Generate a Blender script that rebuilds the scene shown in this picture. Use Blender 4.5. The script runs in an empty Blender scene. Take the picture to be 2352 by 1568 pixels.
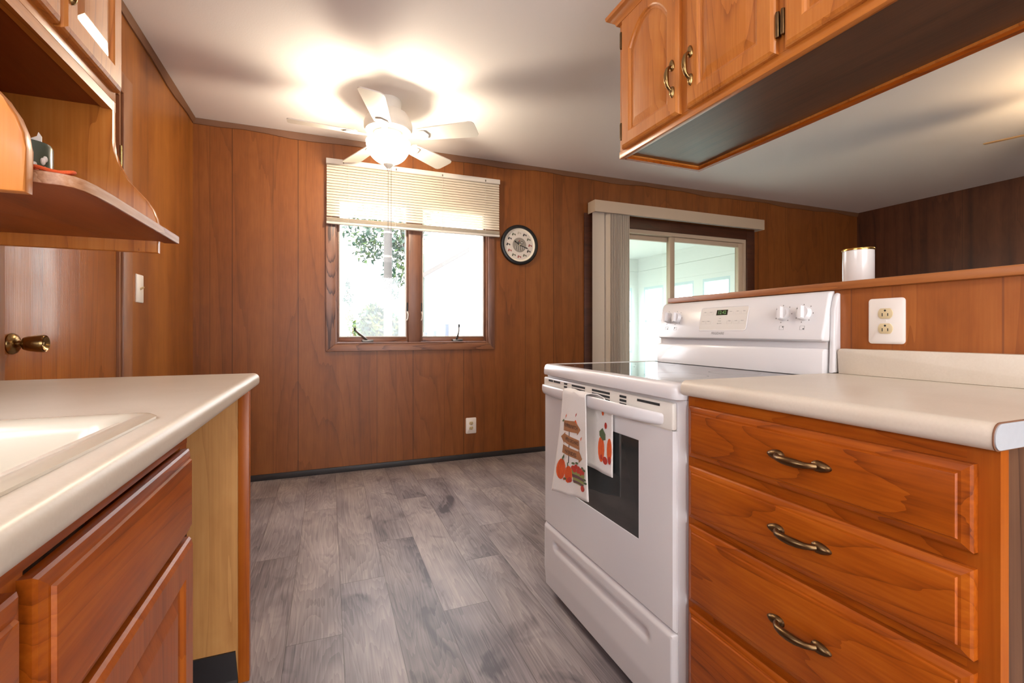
import bpy, bmesh, math, random
from mathutils import Vector, Matrix
random.seed(7)
PI = math.pi
scene = bpy.context.scene
C = scene.collection

# ------------------------------------------------------------------ camera, world, sun, exposure
YAW = math.radians(21.61)
cam_d = bpy.data.cameras.new('camera'); cam = bpy.data.objects.new('camera', cam_d); C.objects.link(cam)
cam.location = (0, 0, 1.035); cam.rotation_euler = (PI/2, 0, -YAW)
cam_d.sensor_width = 36; cam_d.lens = 1063/2352*36; cam_d.shift_y = -23/2352; cam_d.clip_start = 0.02
scene.camera = cam
scene.view_settings.view_transform = 'Standard'; scene.view_settings.look = 'None'
scene.view_settings.gamma = 1; scene.view_settings.exposure = 1.0
scene.view_settings.use_curve_mapping = False
w = bpy.data.worlds.new('sky'); scene.world = w; w.use_nodes = True
bg = w.node_tree.nodes['Background']
bg.inputs['Color'].default_value = (0.93, 0.95, 1.0, 1); bg.inputs['Strength'].default_value = 5.2
sun_d = bpy.data.lights.new('sun', 'SUN'); sun = bpy.data.objects.new('sun', sun_d); C.objects.link(sun)
sun_d.energy = 3.5; sun_d.angle = math.radians(1.0); sun_d.color = (1, .95, .86)
sun.rotation_euler = (math.radians(38), 0, math.radians(-22))

def portal(loc, rot, sx, sy):
    d = bpy.data.lights.new('window_portal', 'AREA'); o = bpy.data.objects.new('window_portal', d); C.objects.link(o)
    d.shape = 'RECTANGLE'; d.size = sx; d.size_y = sy; d.cycles.is_portal = True
    o.location = loc; o.rotation_euler = rot
portal((.63, 3.80, 1.55), (-PI/2, 0, 0), 1.15, 1.15)       # back window
portal((3.16, 3.80, 1.0), (-PI/2, 0, 0), 1.9, 2.05)        # sliding door
portal((5.22, 5.4, 1.23), (0, PI/2, 0), 1.14, 2.6)            # sunroom windows
portal((3.7, 6.95, 1.23), (-PI/2, 0, 0), 2.6, 1.14)
portal((1.98, 5.2, 1.23), (0, -PI/2, 0), 1.14, 2.6)
portal((-.90, .35, 1.55), (0, -PI/2, 0), .95, .85)         # unseen window over the sink, added for daylight
portal((.45, -2.50, 1.25), (PI/2, 0, 0), 2.5, 2.1)         # unseen patio opening added behind the viewer for daylight

# ------------------------------------------------------------------ material helpers
MATS = {}
def newmat(name):
    m = bpy.data.materials.new(name); m.use_nodes = True
    nt = m.node_tree; b = nt.nodes['Principled BSDF']
    return m, nt, b
def N(nt, t, **kw):
    n = nt.nodes.new(t)
    for k, v in kw.items():
        if k in n.inputs.keys() if hasattr(n.inputs, 'keys') else False: n.inputs[k].default_value = v
        else: setattr(n, k, v)
    return n
def math_n(nt, op, a, b=None):
    n = nt.nodes.new('ShaderNodeMath'); n.operation = op
    for i, x in enumerate((a, b)):
        if x is None: continue
        if isinstance(x, (int, float)): n.inputs[i].default_value = x
        else: nt.links.new(x, n.inputs[i])
    return n.outputs[0]
def mixc(nt, fac, a, b, mode='MIX'):
    n = nt.nodes.new('ShaderNodeMix'); n.data_type = 'RGBA'; n.blend_type = mode
    for sock, x in ((n.inputs[0], fac), (n.inputs[6], a), (n.inputs[7], b)):
        if isinstance(x, (int, float)): sock.default_value = x
        elif isinstance(x, tuple): sock.default_value = (*x, 1) if len(x) == 3 else x
        else: nt.links.new(x, sock)
    return n.outputs[2]
def srgb(r, g, b):
    f = lambda c: (c/255/12.92) if c/255 <= .04045 else ((c/255+.055)/1.055)**2.4
    return (f(r), f(g), f(b))
def plain(name, col, rough=.5, metal=0, spec=.5, bump=0, bscale=200, var=0, vscale=8, coat=0, **kw):
    m, nt, b = newmat(name)
    b.inputs['Base Color'].default_value = (*col, 1); b.inputs['Roughness'].default_value = rough
    b.inputs['Metallic'].default_value = metal; b.inputs['Specular IOR Level'].default_value = spec
    b.inputs['Coat Weight'].default_value = coat
    tc = nt.nodes.new('ShaderNodeTexCoord')
    if var:
        n = nt.nodes.new('ShaderNodeTexNoise'); n.inputs['Scale'].default_value = vscale; n.inputs['Detail'].default_value = 4
        nt.links.new(tc.outputs['Object'], n.inputs['Vector'])
        c = mixc(nt, n.outputs['Fac'], tuple(x*(1-var) for x in col), tuple(min(1, x*(1+var)) for x in col))
        nt.links.new(c, b.inputs['Base Color'])
    if bump:
        n = nt.nodes.new('ShaderNodeTexNoise'); n.inputs['Scale'].default_value = bscale; n.inputs['Detail'].default_value = 2
        nt.links.new(tc.outputs['Object'], n.inputs['Vector'])
        bp = nt.nodes.new('ShaderNodeBump'); bp.inputs['Strength'].default_value = bump; bp.inputs['Distance'].default_value = .002
        nt.links.new(n.outputs['Fac'], bp.inputs['Height']); nt.links.new(bp.outputs['Normal'], b.inputs['Normal'])
    if 'emit' in kw:
        b.inputs['Emission Color'].default_value = (*kw['emit'], 1); b.inputs['Emission Strength'].default_value = kw['es']
    return m
def wood(name, dark, mid, light, axis=2, rough=.35, ring=26, ringamt=.45, fine=.5, scale=3.0, stretch=.12, coat=0.0, bump=.15, blot=.22,
         grooves=None, gaxis=0, period=1.22, gcol=None, band=.35, rnd=True, spec=.5):
    m, nt, b = newmat(name); L = nt.links
    tc = nt.nodes.new('ShaderNodeTexCoord'); vec = tc.outputs['Object']
    if rnd:
        oi = nt.nodes.new('ShaderNodeObjectInfo'); va = nt.nodes.new('ShaderNodeVectorMath'); va.operation = 'ADD'
        sc = math_n(nt, 'MULTIPLY', oi.outputs['Random'], 37.0)
        L.new(vec, va.inputs[0]); L.new(sc, va.inputs[1]); wv = va.outputs[0]
    else: wv = vec
    def mapped(st):
        mp = nt.nodes.new('ShaderNodeMapping'); s = [1, 1, 1]; s[axis] = st
        mp.inputs['Scale'].default_value = s; L.new(wv, mp.inputs['Vector']); return mp.outputs[0]
    def noise(v, s, d=2, dist=0):
        n = nt.nodes.new('ShaderNodeTexNoise'); n.inputs['Scale'].default_value = s; n.inputs['Detail'].default_value = d
        n.inputs['Distortion'].default_value = dist; L.new(v, n.inputs['Vector']); return n.outputs['Fac']
    m1 = mapped(stretch); m2 = mapped(stretch*.22); m3 = mapped(.02)
    v1 = noise(m1, scale, 1.5, .3)
    wob = math_n(nt, 'MULTIPLY', noise(m2, scale*14, 2), .35)
    ph = math_n(nt, 'ADD', math_n(nt, 'MULTIPLY', v1, ring*2.2), math_n(nt, 'MULTIPLY', wob, 1.6))
    saw = math_n(nt, 'FRACT', ph)
    ringv = math_n(nt, 'POWER', saw, 7.0)
    pores = noise(m2, 170, 3)
    bandv = noise(m3, 9, 2)
    fac = math_n(nt, 'ADD', math_n(nt, 'MULTIPLY', math_n(nt, 'SUBTRACT', .12, ringv), ringamt),
                 math_n(nt, 'ADD', math_n(nt, 'MULTIPLY', math_n(nt, 'SUBTRACT', pores, .5), fine),
                        math_n(nt, 'MULTIPLY', math_n(nt, 'SUBTRACT', bandv, .5), band*2)))
    m4 = mapped(.4); fac = math_n(nt, 'ADD', fac, math_n(nt, 'MULTIPLY', math_n(nt, 'SUBTRACT', noise(m4, 16, 4, .6), .5), blot*2))
    fac = math_n(nt, 'ADD', fac, .5)
    cr = nt.nodes.new('ShaderNodeValToRGB'); L.new(fac, cr.inputs[0])
    e = cr.color_ramp.elements; e[0].position = .12; e[0].color = (*dark, 1); e[1].position = .9; e[1].color = (*light, 1)
    x = cr.color_ramp.elements.new(.5); x.color = (*mid, 1)
    col = cr.outputs[0]; height = pores
    if grooves:
        sp = nt.nodes.new('ShaderNodeSeparateXYZ'); L.new(vec, sp.inputs[0]); p = sp.outputs[gaxis]
        g = None
        for (pos, wd, st) in grooves:
            a = math_n(nt, 'DIVIDE', math_n(nt, 'SUBTRACT', p, pos - period*50), period)
            fr = math_n(nt, 'FRACT', math_n(nt, 'ADD', a, .5))
            d = math_n(nt, 'MULTIPLY', math_n(nt, 'ABSOLUTE', math_n(nt, 'SUBTRACT', fr, .5)), period)
            k = math_n(nt, 'MULTIPLY', math_n(nt, 'LESS_THAN', d, wd), st)
            g = k if g is None else math_n(nt, 'MAXIMUM', g, k)
        col = mixc(nt, g, col, gcol or tuple(c*.3 for c in dark))
    L.new(col, b.inputs['Base Color'])
    b.inputs['Roughness'].default_value = rough; b.inputs['Coat Weight'].default_value = coat
    b.inputs['Coat Roughness'].default_value = .15; b.inputs['Specular IOR Level'].default_value = spec
    if bump:
        bp = nt.nodes.new('ShaderNodeBump'); bp.inputs['Strength'].default_value = bump; bp.inputs['Distance'].default_value = .001
        L.new(height, bp.inputs['Height']); L.new(bp.outputs['Normal'], b.inputs['Normal'])
    return m
def glass(name, tint=(1, 1, 1), refl=.07):
    m = bpy.data.materials.new(name); m.use_nodes = True; nt = m.node_tree; nt.nodes.clear()
    out = nt.nodes.new('ShaderNodeOutputMaterial'); mx = nt.nodes.new('ShaderNodeMixShader')
    tr = nt.nodes.new('ShaderNodeBsdfTransparent'); gl = nt.nodes.new('ShaderNodeBsdfGlossy')
    tr.inputs[0].default_value = (*tint, 1); gl.inputs['Roughness'].default_value = .02; mx.inputs[0].default_value = refl
    nt.links.new(tr.outputs[0], mx.inputs[1]); nt.links.new(gl.outputs[0], mx.inputs[2]); nt.links.new(mx.outputs[0], out.inputs[0])
    return m
def translucent(name, col, amt=.45, rough=.5):
    m, nt, b = newmat(name); b.inputs['Base Color'].default_value = (*col, 1); b.inputs['Roughness'].default_value = rough
    t = nt.nodes.new('ShaderNodeBsdfTranslucent'); t.inputs[0].default_value = (*col, 1)
    mx = nt.nodes.new('ShaderNodeMixShader'); mx.inputs[0].default_value = amt
    nt.links.new(b.outputs[0], mx.inputs[1]); nt.links.new(t.outputs[0], mx.inputs[2])
    nt.links.new(mx.outputs[0], nt.nodes['Material Output'].inputs[0]); return m

# panelled walls, cabinets, trim
GR = [(-.61, .0022, .75), (-.362, .0018, .35), (-.203, .0022, .75), (.34, .0018, .55), (.48, .0018, .4)]
M_wall = wood('wall_panelling', srgb(88, 46, 16), srgb(128, 72, 28), srgb(152, 94, 44), axis=2, rough=.42, ring=7, ringamt=.16, fine=.34, band=.26, blot=.14, spec=.38,
              scale=1.6, stretch=.16, grooves=GR, gaxis=0, rnd=False, bump=.08)
M_wallY = wood('side_wall_panelling', srgb(98, 52, 14), srgb(138, 80, 26), srgb(164, 104, 42), axis=2, rough=.36, ring=4, ringamt=.12, fine=.26, band=.45,
               scale=1.4, stretch=.12, grooves=[(.2, .002, .3), (.52, .002, .25), (.9, .002, .3)], gaxis=1, rnd=False, bump=.08)
M_wall_half = wood('low_wall_panelling', srgb(114, 58, 18), srgb(152, 84, 32), srgb(178, 108, 50), axis=2, rough=.42, ring=5, ringamt=.2, fine=.3, band=.5,
               scale=1.6, stretch=.2, grooves=[(.845, .0018, .55), (.745, .0018, .35), (.535, .0018, .5)], gaxis=1, rnd=False, bump=.08,
               gcol=srgb(96, 54, 36))
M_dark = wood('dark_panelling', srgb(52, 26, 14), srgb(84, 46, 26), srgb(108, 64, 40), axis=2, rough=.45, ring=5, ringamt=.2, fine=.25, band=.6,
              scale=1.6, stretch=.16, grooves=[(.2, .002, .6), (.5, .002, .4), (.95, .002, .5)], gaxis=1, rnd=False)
M_cabLitV = wood('cabinet_wood_lit_upright', srgb(142, 74, 24), srgb(188, 112, 44), srgb(210, 140, 70), axis=2, rough=.32, ring=10, ringamt=.24, fine=.4, band=.25, scale=2.6, stretch=.12, coat=.12)  # cabinet stain with the brighter light on the uppers put into its colour
M_cabLitY = wood('cabinet_wood_lit_level', srgb(142, 74, 24), srgb(188, 112, 44), srgb(210, 140, 70), axis=1, rough=.32, ring=7, ringamt=.28, fine=.35, band=.3, scale=3, stretch=.1, coat=.15)
M_cabShadeY = wood('cabinet_wood_shaded_level', srgb(104, 42, 4), srgb(160, 76, 10), srgb(190, 104, 24), axis=1, rough=.36, ring=15, ringamt=.24, fine=.5, band=.22, scale=2.6, stretch=.22, coat=.04, spec=.36)  # same stain, redder and darker: shade on the base cabinets put into colour
M_cabShadeV = wood('cabinet_wood_shaded_upright', srgb(116, 48, 6), srgb(162, 80, 14), srgb(188, 104, 28), axis=2, rough=.38, ring=6, ringamt=.2, fine=.4, band=.3, scale=3, stretch=.1, coat=.04, spec=.36)
M_rawV = wood('raw_light_wood', srgb(176, 116, 56), srgb(206, 148, 82), srgb(222, 170, 106), axis=2, rough=.6, ring=7, ringamt=.22, fine=.35, scale=3, stretch=.12)
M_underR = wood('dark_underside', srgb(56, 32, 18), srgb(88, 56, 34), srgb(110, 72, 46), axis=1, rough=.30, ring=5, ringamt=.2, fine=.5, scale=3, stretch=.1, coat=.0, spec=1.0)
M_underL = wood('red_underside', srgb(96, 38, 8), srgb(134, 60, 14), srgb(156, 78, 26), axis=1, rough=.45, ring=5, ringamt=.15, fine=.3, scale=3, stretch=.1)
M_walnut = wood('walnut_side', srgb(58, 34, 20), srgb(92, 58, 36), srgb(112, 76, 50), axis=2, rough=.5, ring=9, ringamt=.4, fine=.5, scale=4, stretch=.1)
M_door = wood('door_veneer', srgb(126, 66, 16), srgb(162, 94, 30), srgb(186, 118, 50), axis=2, rough=.30, ring=9, ringamt=.35, fine=.5, scale=2.2, stretch=.1, coat=.45, bump=1.0)
M_case = wood('casing_wood', srgb(112, 70, 44), srgb(146, 98, 66), srgb(166, 120, 86), axis=2, rough=.4, ring=4, ringamt=.2, fine=.3, scale=2, stretch=.1)
M_oakV = wood('window_oak_upright', srgb(70, 40, 28), srgb(122, 80, 58), srgb(158, 112, 88), axis=2, rough=.4, ring=13, ringamt=.9, fine=.4, scale=5, stretch=.08)
M_oakX = wood('window_oak_level', srgb(84, 46, 28), srgb(124, 76, 48), srgb(146, 98, 66), axis=0, rough=.4, ring=10, ringamt=.5, fine=.4, scale=4, stretch=.1)
M_oakZ = wood('window_oak_stile', srgb(78, 46, 32), srgb(116, 74, 52), srgb(138, 94, 68), axis=2, rough=.4, ring=8, ringamt=.3, fine=.4, scale=4, stretch=.08)
M_darktrim = wood('dark_trim', srgb(50, 24, 14), srgb(74, 38, 22), srgb(92, 52, 32), axis=0, rough=.45, ring=5, ringamt=.2, fine=.4)
M_moulding = plain('brown_ceiling_moulding', srgb(112, 74, 48), .6, var=.2, vscale=5)
M_cap = wood('cap_wood', srgb(112, 60, 22), srgb(150, 86, 36), srgb(174, 108, 54), axis=1, rough=.42, ring=6, ringamt=.25, fine=.4)
M_ceil = plain('ceiling_paint', srgb(232, 225, 221), .9, bump=.15, bscale=160)
M_white = plain('white_enamel', srgb(224, 221, 221), .28, coat=.25)
M_whiteW = plain('cream_white_enamel', srgb(226, 220, 210), .3, coat=.2)
M_plate = plain('white_plate', srgb(228, 220, 212), .4)
M_ivory = plain('ivory_socket', srgb(206, 186, 146), .4)
M_black = plain('black_plastic', srgb(16, 16, 18), .4)
M_slot = plain('dark_slot', srgb(34, 36, 38), .6)
M_cove = plain('black_vinyl', srgb(44, 40, 40), .5)
M_brass = plain('antique_brass', srgb(146, 118, 76), .26, 1, var=.3, vscale=40)
M_bronze = plain('dark_bronze', srgb(112, 88, 60), .34, 1, var=.4, vscale=50)
M_steel = plain('grey_metal', srgb(120, 112, 104), .35, 1)
M_vinyl = plain('white_vinyl', srgb(206, 198, 190), .45)
M_fanw = plain('fan_white', srgb(226, 220, 210), .45)
M_brownblade = plain('brown_fan_blade', srgb(190, 150, 100), .5)
def lit_glass(name, col, es):
    m = bpy.data.materials.new(name); m.use_nodes = True; nt = m.node_tree; nt.nodes.clear()
    out = nt.nodes.new('ShaderNodeOutputMaterial'); mx = nt.nodes.new('ShaderNodeMixShader'); mx.inputs[0].default_value = .5
    tr = nt.nodes.new('ShaderNodeBsdfTransparent'); em = nt.nodes.new('ShaderNodeEmission')
    em.inputs[0].default_value = (*col, 1); em.inputs[1].default_value = es
    nt.links.new(tr.outputs[0], mx.inputs[1]); nt.links.new(em.outputs[0], mx.inputs[2]); nt.links.new(mx.outputs[0], out.inputs[0]); return m
M_bowl = lit_glass('lit_glass_bowl', (1, .90, .74), 9)
M_bowl2 = lit_glass('lit_glass_shade', (1, .80, .55), 6)
M_slat = translucent('blind_slat', srgb(226, 214, 196), .28)
M_vane = translucent('vane_cloth', srgb(220, 207, 190), .2)
M_valance = plain('valance_cream', srgb(190, 170, 148), .6)
M_glass = glass('clear_glass', (1, 1, 1), .05)
M_glassG = glass('green_tint_glass', (.93, .985, .955), .05)
M_sun_white = plain('sunroom_paint', srgb(232, 235, 231), .7)
M_frame_blue = plain('sunroom_frame', srgb(206, 222, 226), .5)
M_cook = plain('black_glass_top', (.03, .03, .035), .05, spec=.9)
M_oven_glass = plain('oven_glass', (.035, .038, .038), .05, spec=.8)
M_lcd = plain('display_dark', (.012, .02, .01), .2)
M_lcdg = plain('display_digits', (.1, .25, .06), .5, emit=(.25, .6, .15), es=.10)
M_grey_ink = plain('grey_ink', srgb(120, 116, 114), .6)
M_panel_in = plain('control_panel_inset', srgb(222, 216, 208), .4)
M_sinkm = plain('sink_enamel', srgb(204, 194, 176), .22, coat=.3)

def laminate():
    m, nt, b = newmat('cream_laminate'); L = nt.links
    tc = nt.nodes.new('ShaderNodeTexCoord')
    def nz(s, d):
        n = nt.nodes.new('ShaderNodeTexNoise'); n.inputs['Scale'].default_value = s; n.inputs['Detail'].default_value = d
        L.new(tc.outputs['Object'], n.inputs['Vector']); return n.outputs['Fac']
    a = mixc(nt, nz(9, 6), srgb(204, 192, 174), srgb(224, 214, 200))
    c = mixc(nt, math_n(nt, 'MULTIPLY', nz(260, 2), .35), a, srgb(188, 172, 152))
    L.new(c, b.inputs['Base Color']); b.inputs['Roughness'].default_value = .34
    return m
M_lam = laminate()
M_lam_end = plain('laminate_end_cap', srgb(172, 172, 174), .5, var=.06, vscale=120)
M_lam_line = plain('laminate_brown_edge', srgb(120, 78, 52), .6)

def floor_mat():
    m, nt, b = newmat('grey_vinyl_planks'); L = nt.links
    tc = nt.nodes.new('ShaderNodeTexCoord'); sp = nt.nodes.new('ShaderNodeSeparateXYZ'); L.new(tc.outputs['Object'], sp.inputs[0])
    x, y = sp.outputs[0], sp.outputs[1]
    W, LN = .1757, 1.22
    xr = math_n(nt, 'DIVIDE', math_n(nt, 'ADD', x, .1311 + W*60), W)
    row = math_n(nt, 'FLOOR', xr); xf = math_n(nt, 'FRACT', xr)
    r3 = math_n(nt, 'MODULO', row, 3.0)
    yr = math_n(nt, 'DIVIDE', math_n(nt, 'ADD', math_n(nt, 'SUBTRACT', math_n(nt, 'ADD', y, LN*40), .466), math_n(nt, 'MULTIPLY', r3, -.335)), LN)
    idy = math_n(nt, 'FLOOR', yr); yf = math_n(nt, 'FRACT', yr)
    cb = nt.nodes.new('ShaderNodeCombineXYZ'); L.new(row, cb.inputs[0]); L.new(idy, cb.inputs[1])
    wn = nt.nodes.new('ShaderNodeTexWhiteNoise'); L.new(cb.outputs[0], wn.inputs['Vector'])
    rv = wn.outputs['Value']
    off = nt.nodes.new('ShaderNodeVectorMath'); off.operation = 'SCALE'; L.new(wn.outputs['Color'], off.inputs[0]); off.inputs['Scale'].default_value = 31
    ad = nt.nodes.new('ShaderNodeVectorMath'); ad.operation = 'ADD'; L.new(tc.outputs['Object'], ad.inputs[0]); L.new(off.outputs[0], ad.inputs[1])
    def nz(st, s, d, dist=0):
        mp = nt.nodes.new('ShaderNodeMapping'); mp.inputs['Scale'].default_value = (1, st, 1); L.new(ad.outputs[0], mp.inputs['Vector'])
        n = nt.nodes.new('ShaderNodeTexNoise'); n.inputs['Scale'].default_value = s; n.inputs['Detail'].default_value = d
        n.inputs['Distortion'].default_value = dist; L.new(mp.outputs[0], n.inputs['Vector']); return n.outputs['Fac']
    v1 = nz(.16, 6, 1.5, .4)
    saw = math_n(nt, 'FRACT', math_n(nt, 'ADD', math_n(nt, 'MULTIPLY', v1, 24), math_n(nt, 'MULTIPLY', nz(.05, 60, 2), 1.6)))
    fine = nz(.03, 190, 3); blot = nz(.45, 5.5, 3)
    fac = math_n(nt, 'ADD', math_n(nt, 'MULTIPLY', saw, -.16), math_n(nt, 'ADD', math_n(nt, 'MULTIPLY', fine, .50),
          math_n(nt, 'ADD', math_n(nt, 'MULTIPLY', blot, .95), math_n(nt, 'MULTIPLY', rv, .17))))
    kn = nz(.55, 5.0, 3, .8); kn = math_n(nt, 'MULTIPLY', math_n(nt, 'MAXIMUM', math_n(nt, 'SUBTRACT', kn, .60), 0.0), 2.6)
    fac = math_n(nt, 'SUBTRACT', math_n(nt, 'SUBTRACT', fac, kn), .33)
    cr = nt.nodes.new('ShaderNodeValToRGB'); L.new(fac, cr.inputs[0]); e = cr.color_ramp.elements
    e[0].position = .05; e[0].color = (*srgb(80, 74, 76), 1); e[1].position = .85; e[1].color = (*srgb(182, 172, 164), 1)
    q = cr.color_ramp.elements.new(.42); q.color = (*srgb(136, 127, 125), 1)
    gx = math_n(nt, 'LESS_THAN', math_n(nt, 'ABSOLUTE', math_n(nt, 'SUBTRACT', math_n(nt, 'ABSOLUTE', math_n(nt, 'SUBTRACT', xf, .5)), .5)), .0065)
    gy = math_n(nt, 'LESS_THAN', math_n(nt, 'ABSOLUTE', math_n(nt, 'SUBTRACT', math_n(nt, 'ABSOLUTE', math_n(nt, 'SUBTRACT', yf, .5)), .5)), .0010)
    g = math_n(nt, 'MULTIPLY', math_n(nt, 'MAXIMUM', gx, gy), .65)
    tint = mixc(nt, nz(.3, 3.0, 2), (.93, .95, 1.07), (1.07, 1.01, .95))
    base = mixc(nt, 1.0, cr.outputs[0], tint, 'MULTIPLY')
    c = mixc(nt, g, base, srgb(64, 54, 50))
    L.new(c, b.inputs['Base Color']); b.inputs['Roughness'].default_value = .42; b.inputs['Specular IOR Level'].default_value = .4
    bp = nt.nodes.new('ShaderNodeBump'); bp.inputs['Strength'].default_value = .12; bp.inputs['Distance'].default_value = .001
    L.new(fine, bp.inputs['Height']); L.new(bp.outputs['Normal'], b.inputs['Normal'])
    return m
M_floor = floor_mat()

# ------------------------------------------------------------------ mesh helpers
class MB:
    def __init__(s): s.v = []; s.f = []; s.m = []; s.mats = []
    def mi(s, mat):
        if mat not in s.mats: s.mats.append(mat)
        return s.mats.index(mat)
    def add(s, vs, fs, mat):
        o = len(s.v); s.v += [Vector(p) for p in vs]; k = s.mi(mat)
        for f in fs: s.f.append([i+o for i in f]); s.m.append(k)
        return s
    def bm(s, bm, mat):
        bm.verts.index_update()
        s.add([v.co.copy() for v in bm.verts], [[v.index for v in f.verts] for f in bm.faces], mat); bm.free(); return s
    def box(s, x0, x1, y0, y1, z0, z1, mat, bev=0, seg=2):
        bm = bmesh.new(); bmesh.ops.create_cube(bm, size=1)
        for v in bm.verts:
            v.co = Vector(((x0+x1)/2 + v.co.x*(x1-x0), (y0+y1)/2 + v.co.y*(y1-y0), (z0+z1)/2 + v.co.z*(z1-z0)))
        if bev: bmesh.ops.bevel(bm, geom=bm.edges[:], offset=bev, segments=seg, affect='EDGES', profile=.5)
        return s.bm(bm, mat)
    def prism(s, poly, axis, a0, a1, mat, bev=0, seg=2):
        # poly 2D points in the plane normal to axis: axis0 -> (y,z), axis1 -> (x,z), axis2 -> (x,y)
        def P(p, a): return {0: (a, p[0], p[1]), 1: (p[0], a, p[1]), 2: (p[0], p[1], a)}[axis]
        bm = bmesh.new(); A = [bm.verts.new(P(p, a0)) for p in poly]; B = [bm.verts.new(P(p, a1)) for p in poly]
        n = len(poly); fa = bm.faces.new(A[::-1]); fb = bm.faces.new(B)
        for i in range(n): bm.faces.new((A[i], A[(i+1) % n], B[(i+1) % n], B[i]))
        if bev:
            ed = list(fa.edges) + list(fb.edges)
            bmesh.ops.bevel(bm, geom=ed, offset=bev, segments=seg, affect='EDGES', profile=.5)
        return s.bm(bm, mat)
    def loops(s, LP, mat, cap0=True, cap1=True, closed=True):
        n = len(LP[0]); vs = [p for l in LP for p in l]; fs = []
        for k in range(len(LP)-1):
            for i in range(n if closed else n-1):
                j = (i+1) % n; fs.append((k*n+i, k*n+j, (k+1)*n+j, (k+1)*n+i))
        if cap0: fs.append(tuple(range(n))[::-1])
        if cap1: fs.append(tuple((len(LP)-1)*n+i for i in range(n)))
        return s.add(vs, fs, mat)
    def lathe(s, prof, c, mat, axis=2, n=32, cap0=True, cap1=True):
        # prof: list of (r, h) along axis from centre c
        LP = []
        for r, h in prof:
            l = []
            for i in range(n):
                a = 2*PI*i/n; p = [0, 0, 0]; u, v = [(1, 2), (2, 0), (0, 1)][axis]
                p[axis] = h; p[u] = r*math.cos(a); p[v] = r*math.sin(a); l.append(Vector(c)+Vector(p))
            LP.append(l)
        return s.loops(LP, mat, cap0, cap1)
    def tube(s, pts, rad, mat, n=10, flat=None):
        # flat: (axis vector, factor) squashes the section along that vector
        pts = [Vector(p) for p in pts]
        if not isinstance(rad, (list, tuple)): rad = [rad]*len(pts)
        LP = []; up = None
        for i, p in enumerate(pts):
            t = (pts[min(i+1, len(pts)-1)] - pts[max(i-1, 0)]).normalized()
            if up is None: up = t.orthogonal().normalized()
            up = (up - t*up.dot(t)).normalized(); sd = t.cross(up)
            l = []
            for k in range(n):
                a = 2*PI*k/n; d = up*math.cos(a)*rad[i] + sd*math.sin(a)*rad[i]
                if flat: fa = Vector(flat[0]); d -= fa*d.dot(fa)*(1-flat[1])
                l.append(p+d)
            LP.append(l)
        return s.loops(LP, mat)
    def ell(s, c, r, mat, n=16, m=10):
        LP = []
        for j in range(m+1):
            b = -PI/2 + PI*j/m; cb = max(math.cos(b), 1e-3)
            LP.append([(c[0]+r[0]*cb*math.cos(2*PI*i/n), c[1]+r[1]*cb*math.sin(2*PI*i/n), c[2]+r[2]*math.sin(b)) for i in range(n)])
        return s.loops(LP, mat)
    def text(s, txt, fn, size, mat, width=None, lift=0, spacing=1.0, shear=0):
        # fn maps (x right, y up) text coordinates (centred) to 3-D
        cu = bpy.data.curves.new('lettering', 'FONT'); cu.body = txt; cu.size = size; cu.align_x = 'CENTER'; cu.align_y = 'CENTER'
        cu.resolution_u = 2; cu.space_character = spacing; cu.shear = shear
        ob = bpy.data.objects.new('lettering', cu); C.objects.link(ob); bpy.context.view_layer.update()
        me = ob.evaluated_get(bpy.context.evaluated_depsgraph_get()).to_mesh()
        vs = [v.co.copy() for v in me.vertices]; fs = [list(p.vertices) for p in me.polygons]
        if vs:
            if width:
                w0 = max(v.x for v in vs)-min(v.x for v in vs); k = width/w0
                for v in vs: v.x *= k
            s.add([fn(v.x, v.y) for v in vs], fs, mat)
        ob.evaluated_get(bpy.context.evaluated_depsgraph_get()).to_mesh_clear()
        bpy.data.objects.remove(ob); bpy.data.curves.remove(cu); return s
    def build(s, name, parent=None, label=None, smooth=40, recalc=True, loc=None):
        org = Vector((0, 0, 0))
        if parent is not None: org = ORG[root(parent).name]
        if loc is not None: org = Vector(loc)
        me = bpy.data.meshes.new(name); me.from_pydata([v-org for v in s.v], [], s.f)
        for m in s.mats: me.materials.append(m)
        for p, k in zip(me.polygons, s.m): p.material_index = k
        if recalc:
            bm = bmesh.new(); bm.from_mesh(me); bmesh.ops.recalc_face_normals(bm, faces=bm.faces[:]); bm.to_mesh(me); bm.free()
        if smooth:
            for p in me.polygons: p.use_smooth = True
            me.set_sharp_from_angle(angle=math.radians(smooth))
        o = bpy.data.objects.new(name, me); C.objects.link(o)
        if parent is not None: o.parent = parent
        if loc is not None: o.location = loc
        if label: o['label'] = label
        ORG[o.name] = org
        return o
ORG = {}
def root(o):
    while o.parent: o = o.parent
    return o
def thing(name, label, cat, loc=(0, 0, 0), group=None):
    o = bpy.data.objects.new(name, None); C.objects.link(o); o.location = loc; o.empty_display_size = .05
    o['label'] = label; o['category'] = cat
    if group: o['group'] = group
    ORG[o.name] = Vector(loc); return o
def tag(o, label, cat, group=None, kind=None):
    o['label'] = label; o['category'] = cat
    if group: o['group'] = group
    if kind: o['kind'] = kind
    return o
def struct(o, label, cat):
    o['kind'] = 'structure'; o['label'] = label; o['category'] = cat; return o
def sthing(name, label, cat, loc=(0, 0, 0)):
    o = thing(name, label, cat, loc); o['kind'] = 'structure'; return o
def B(*a, **k):
    m = MB(); m.box(*a, **k); return m

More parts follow.
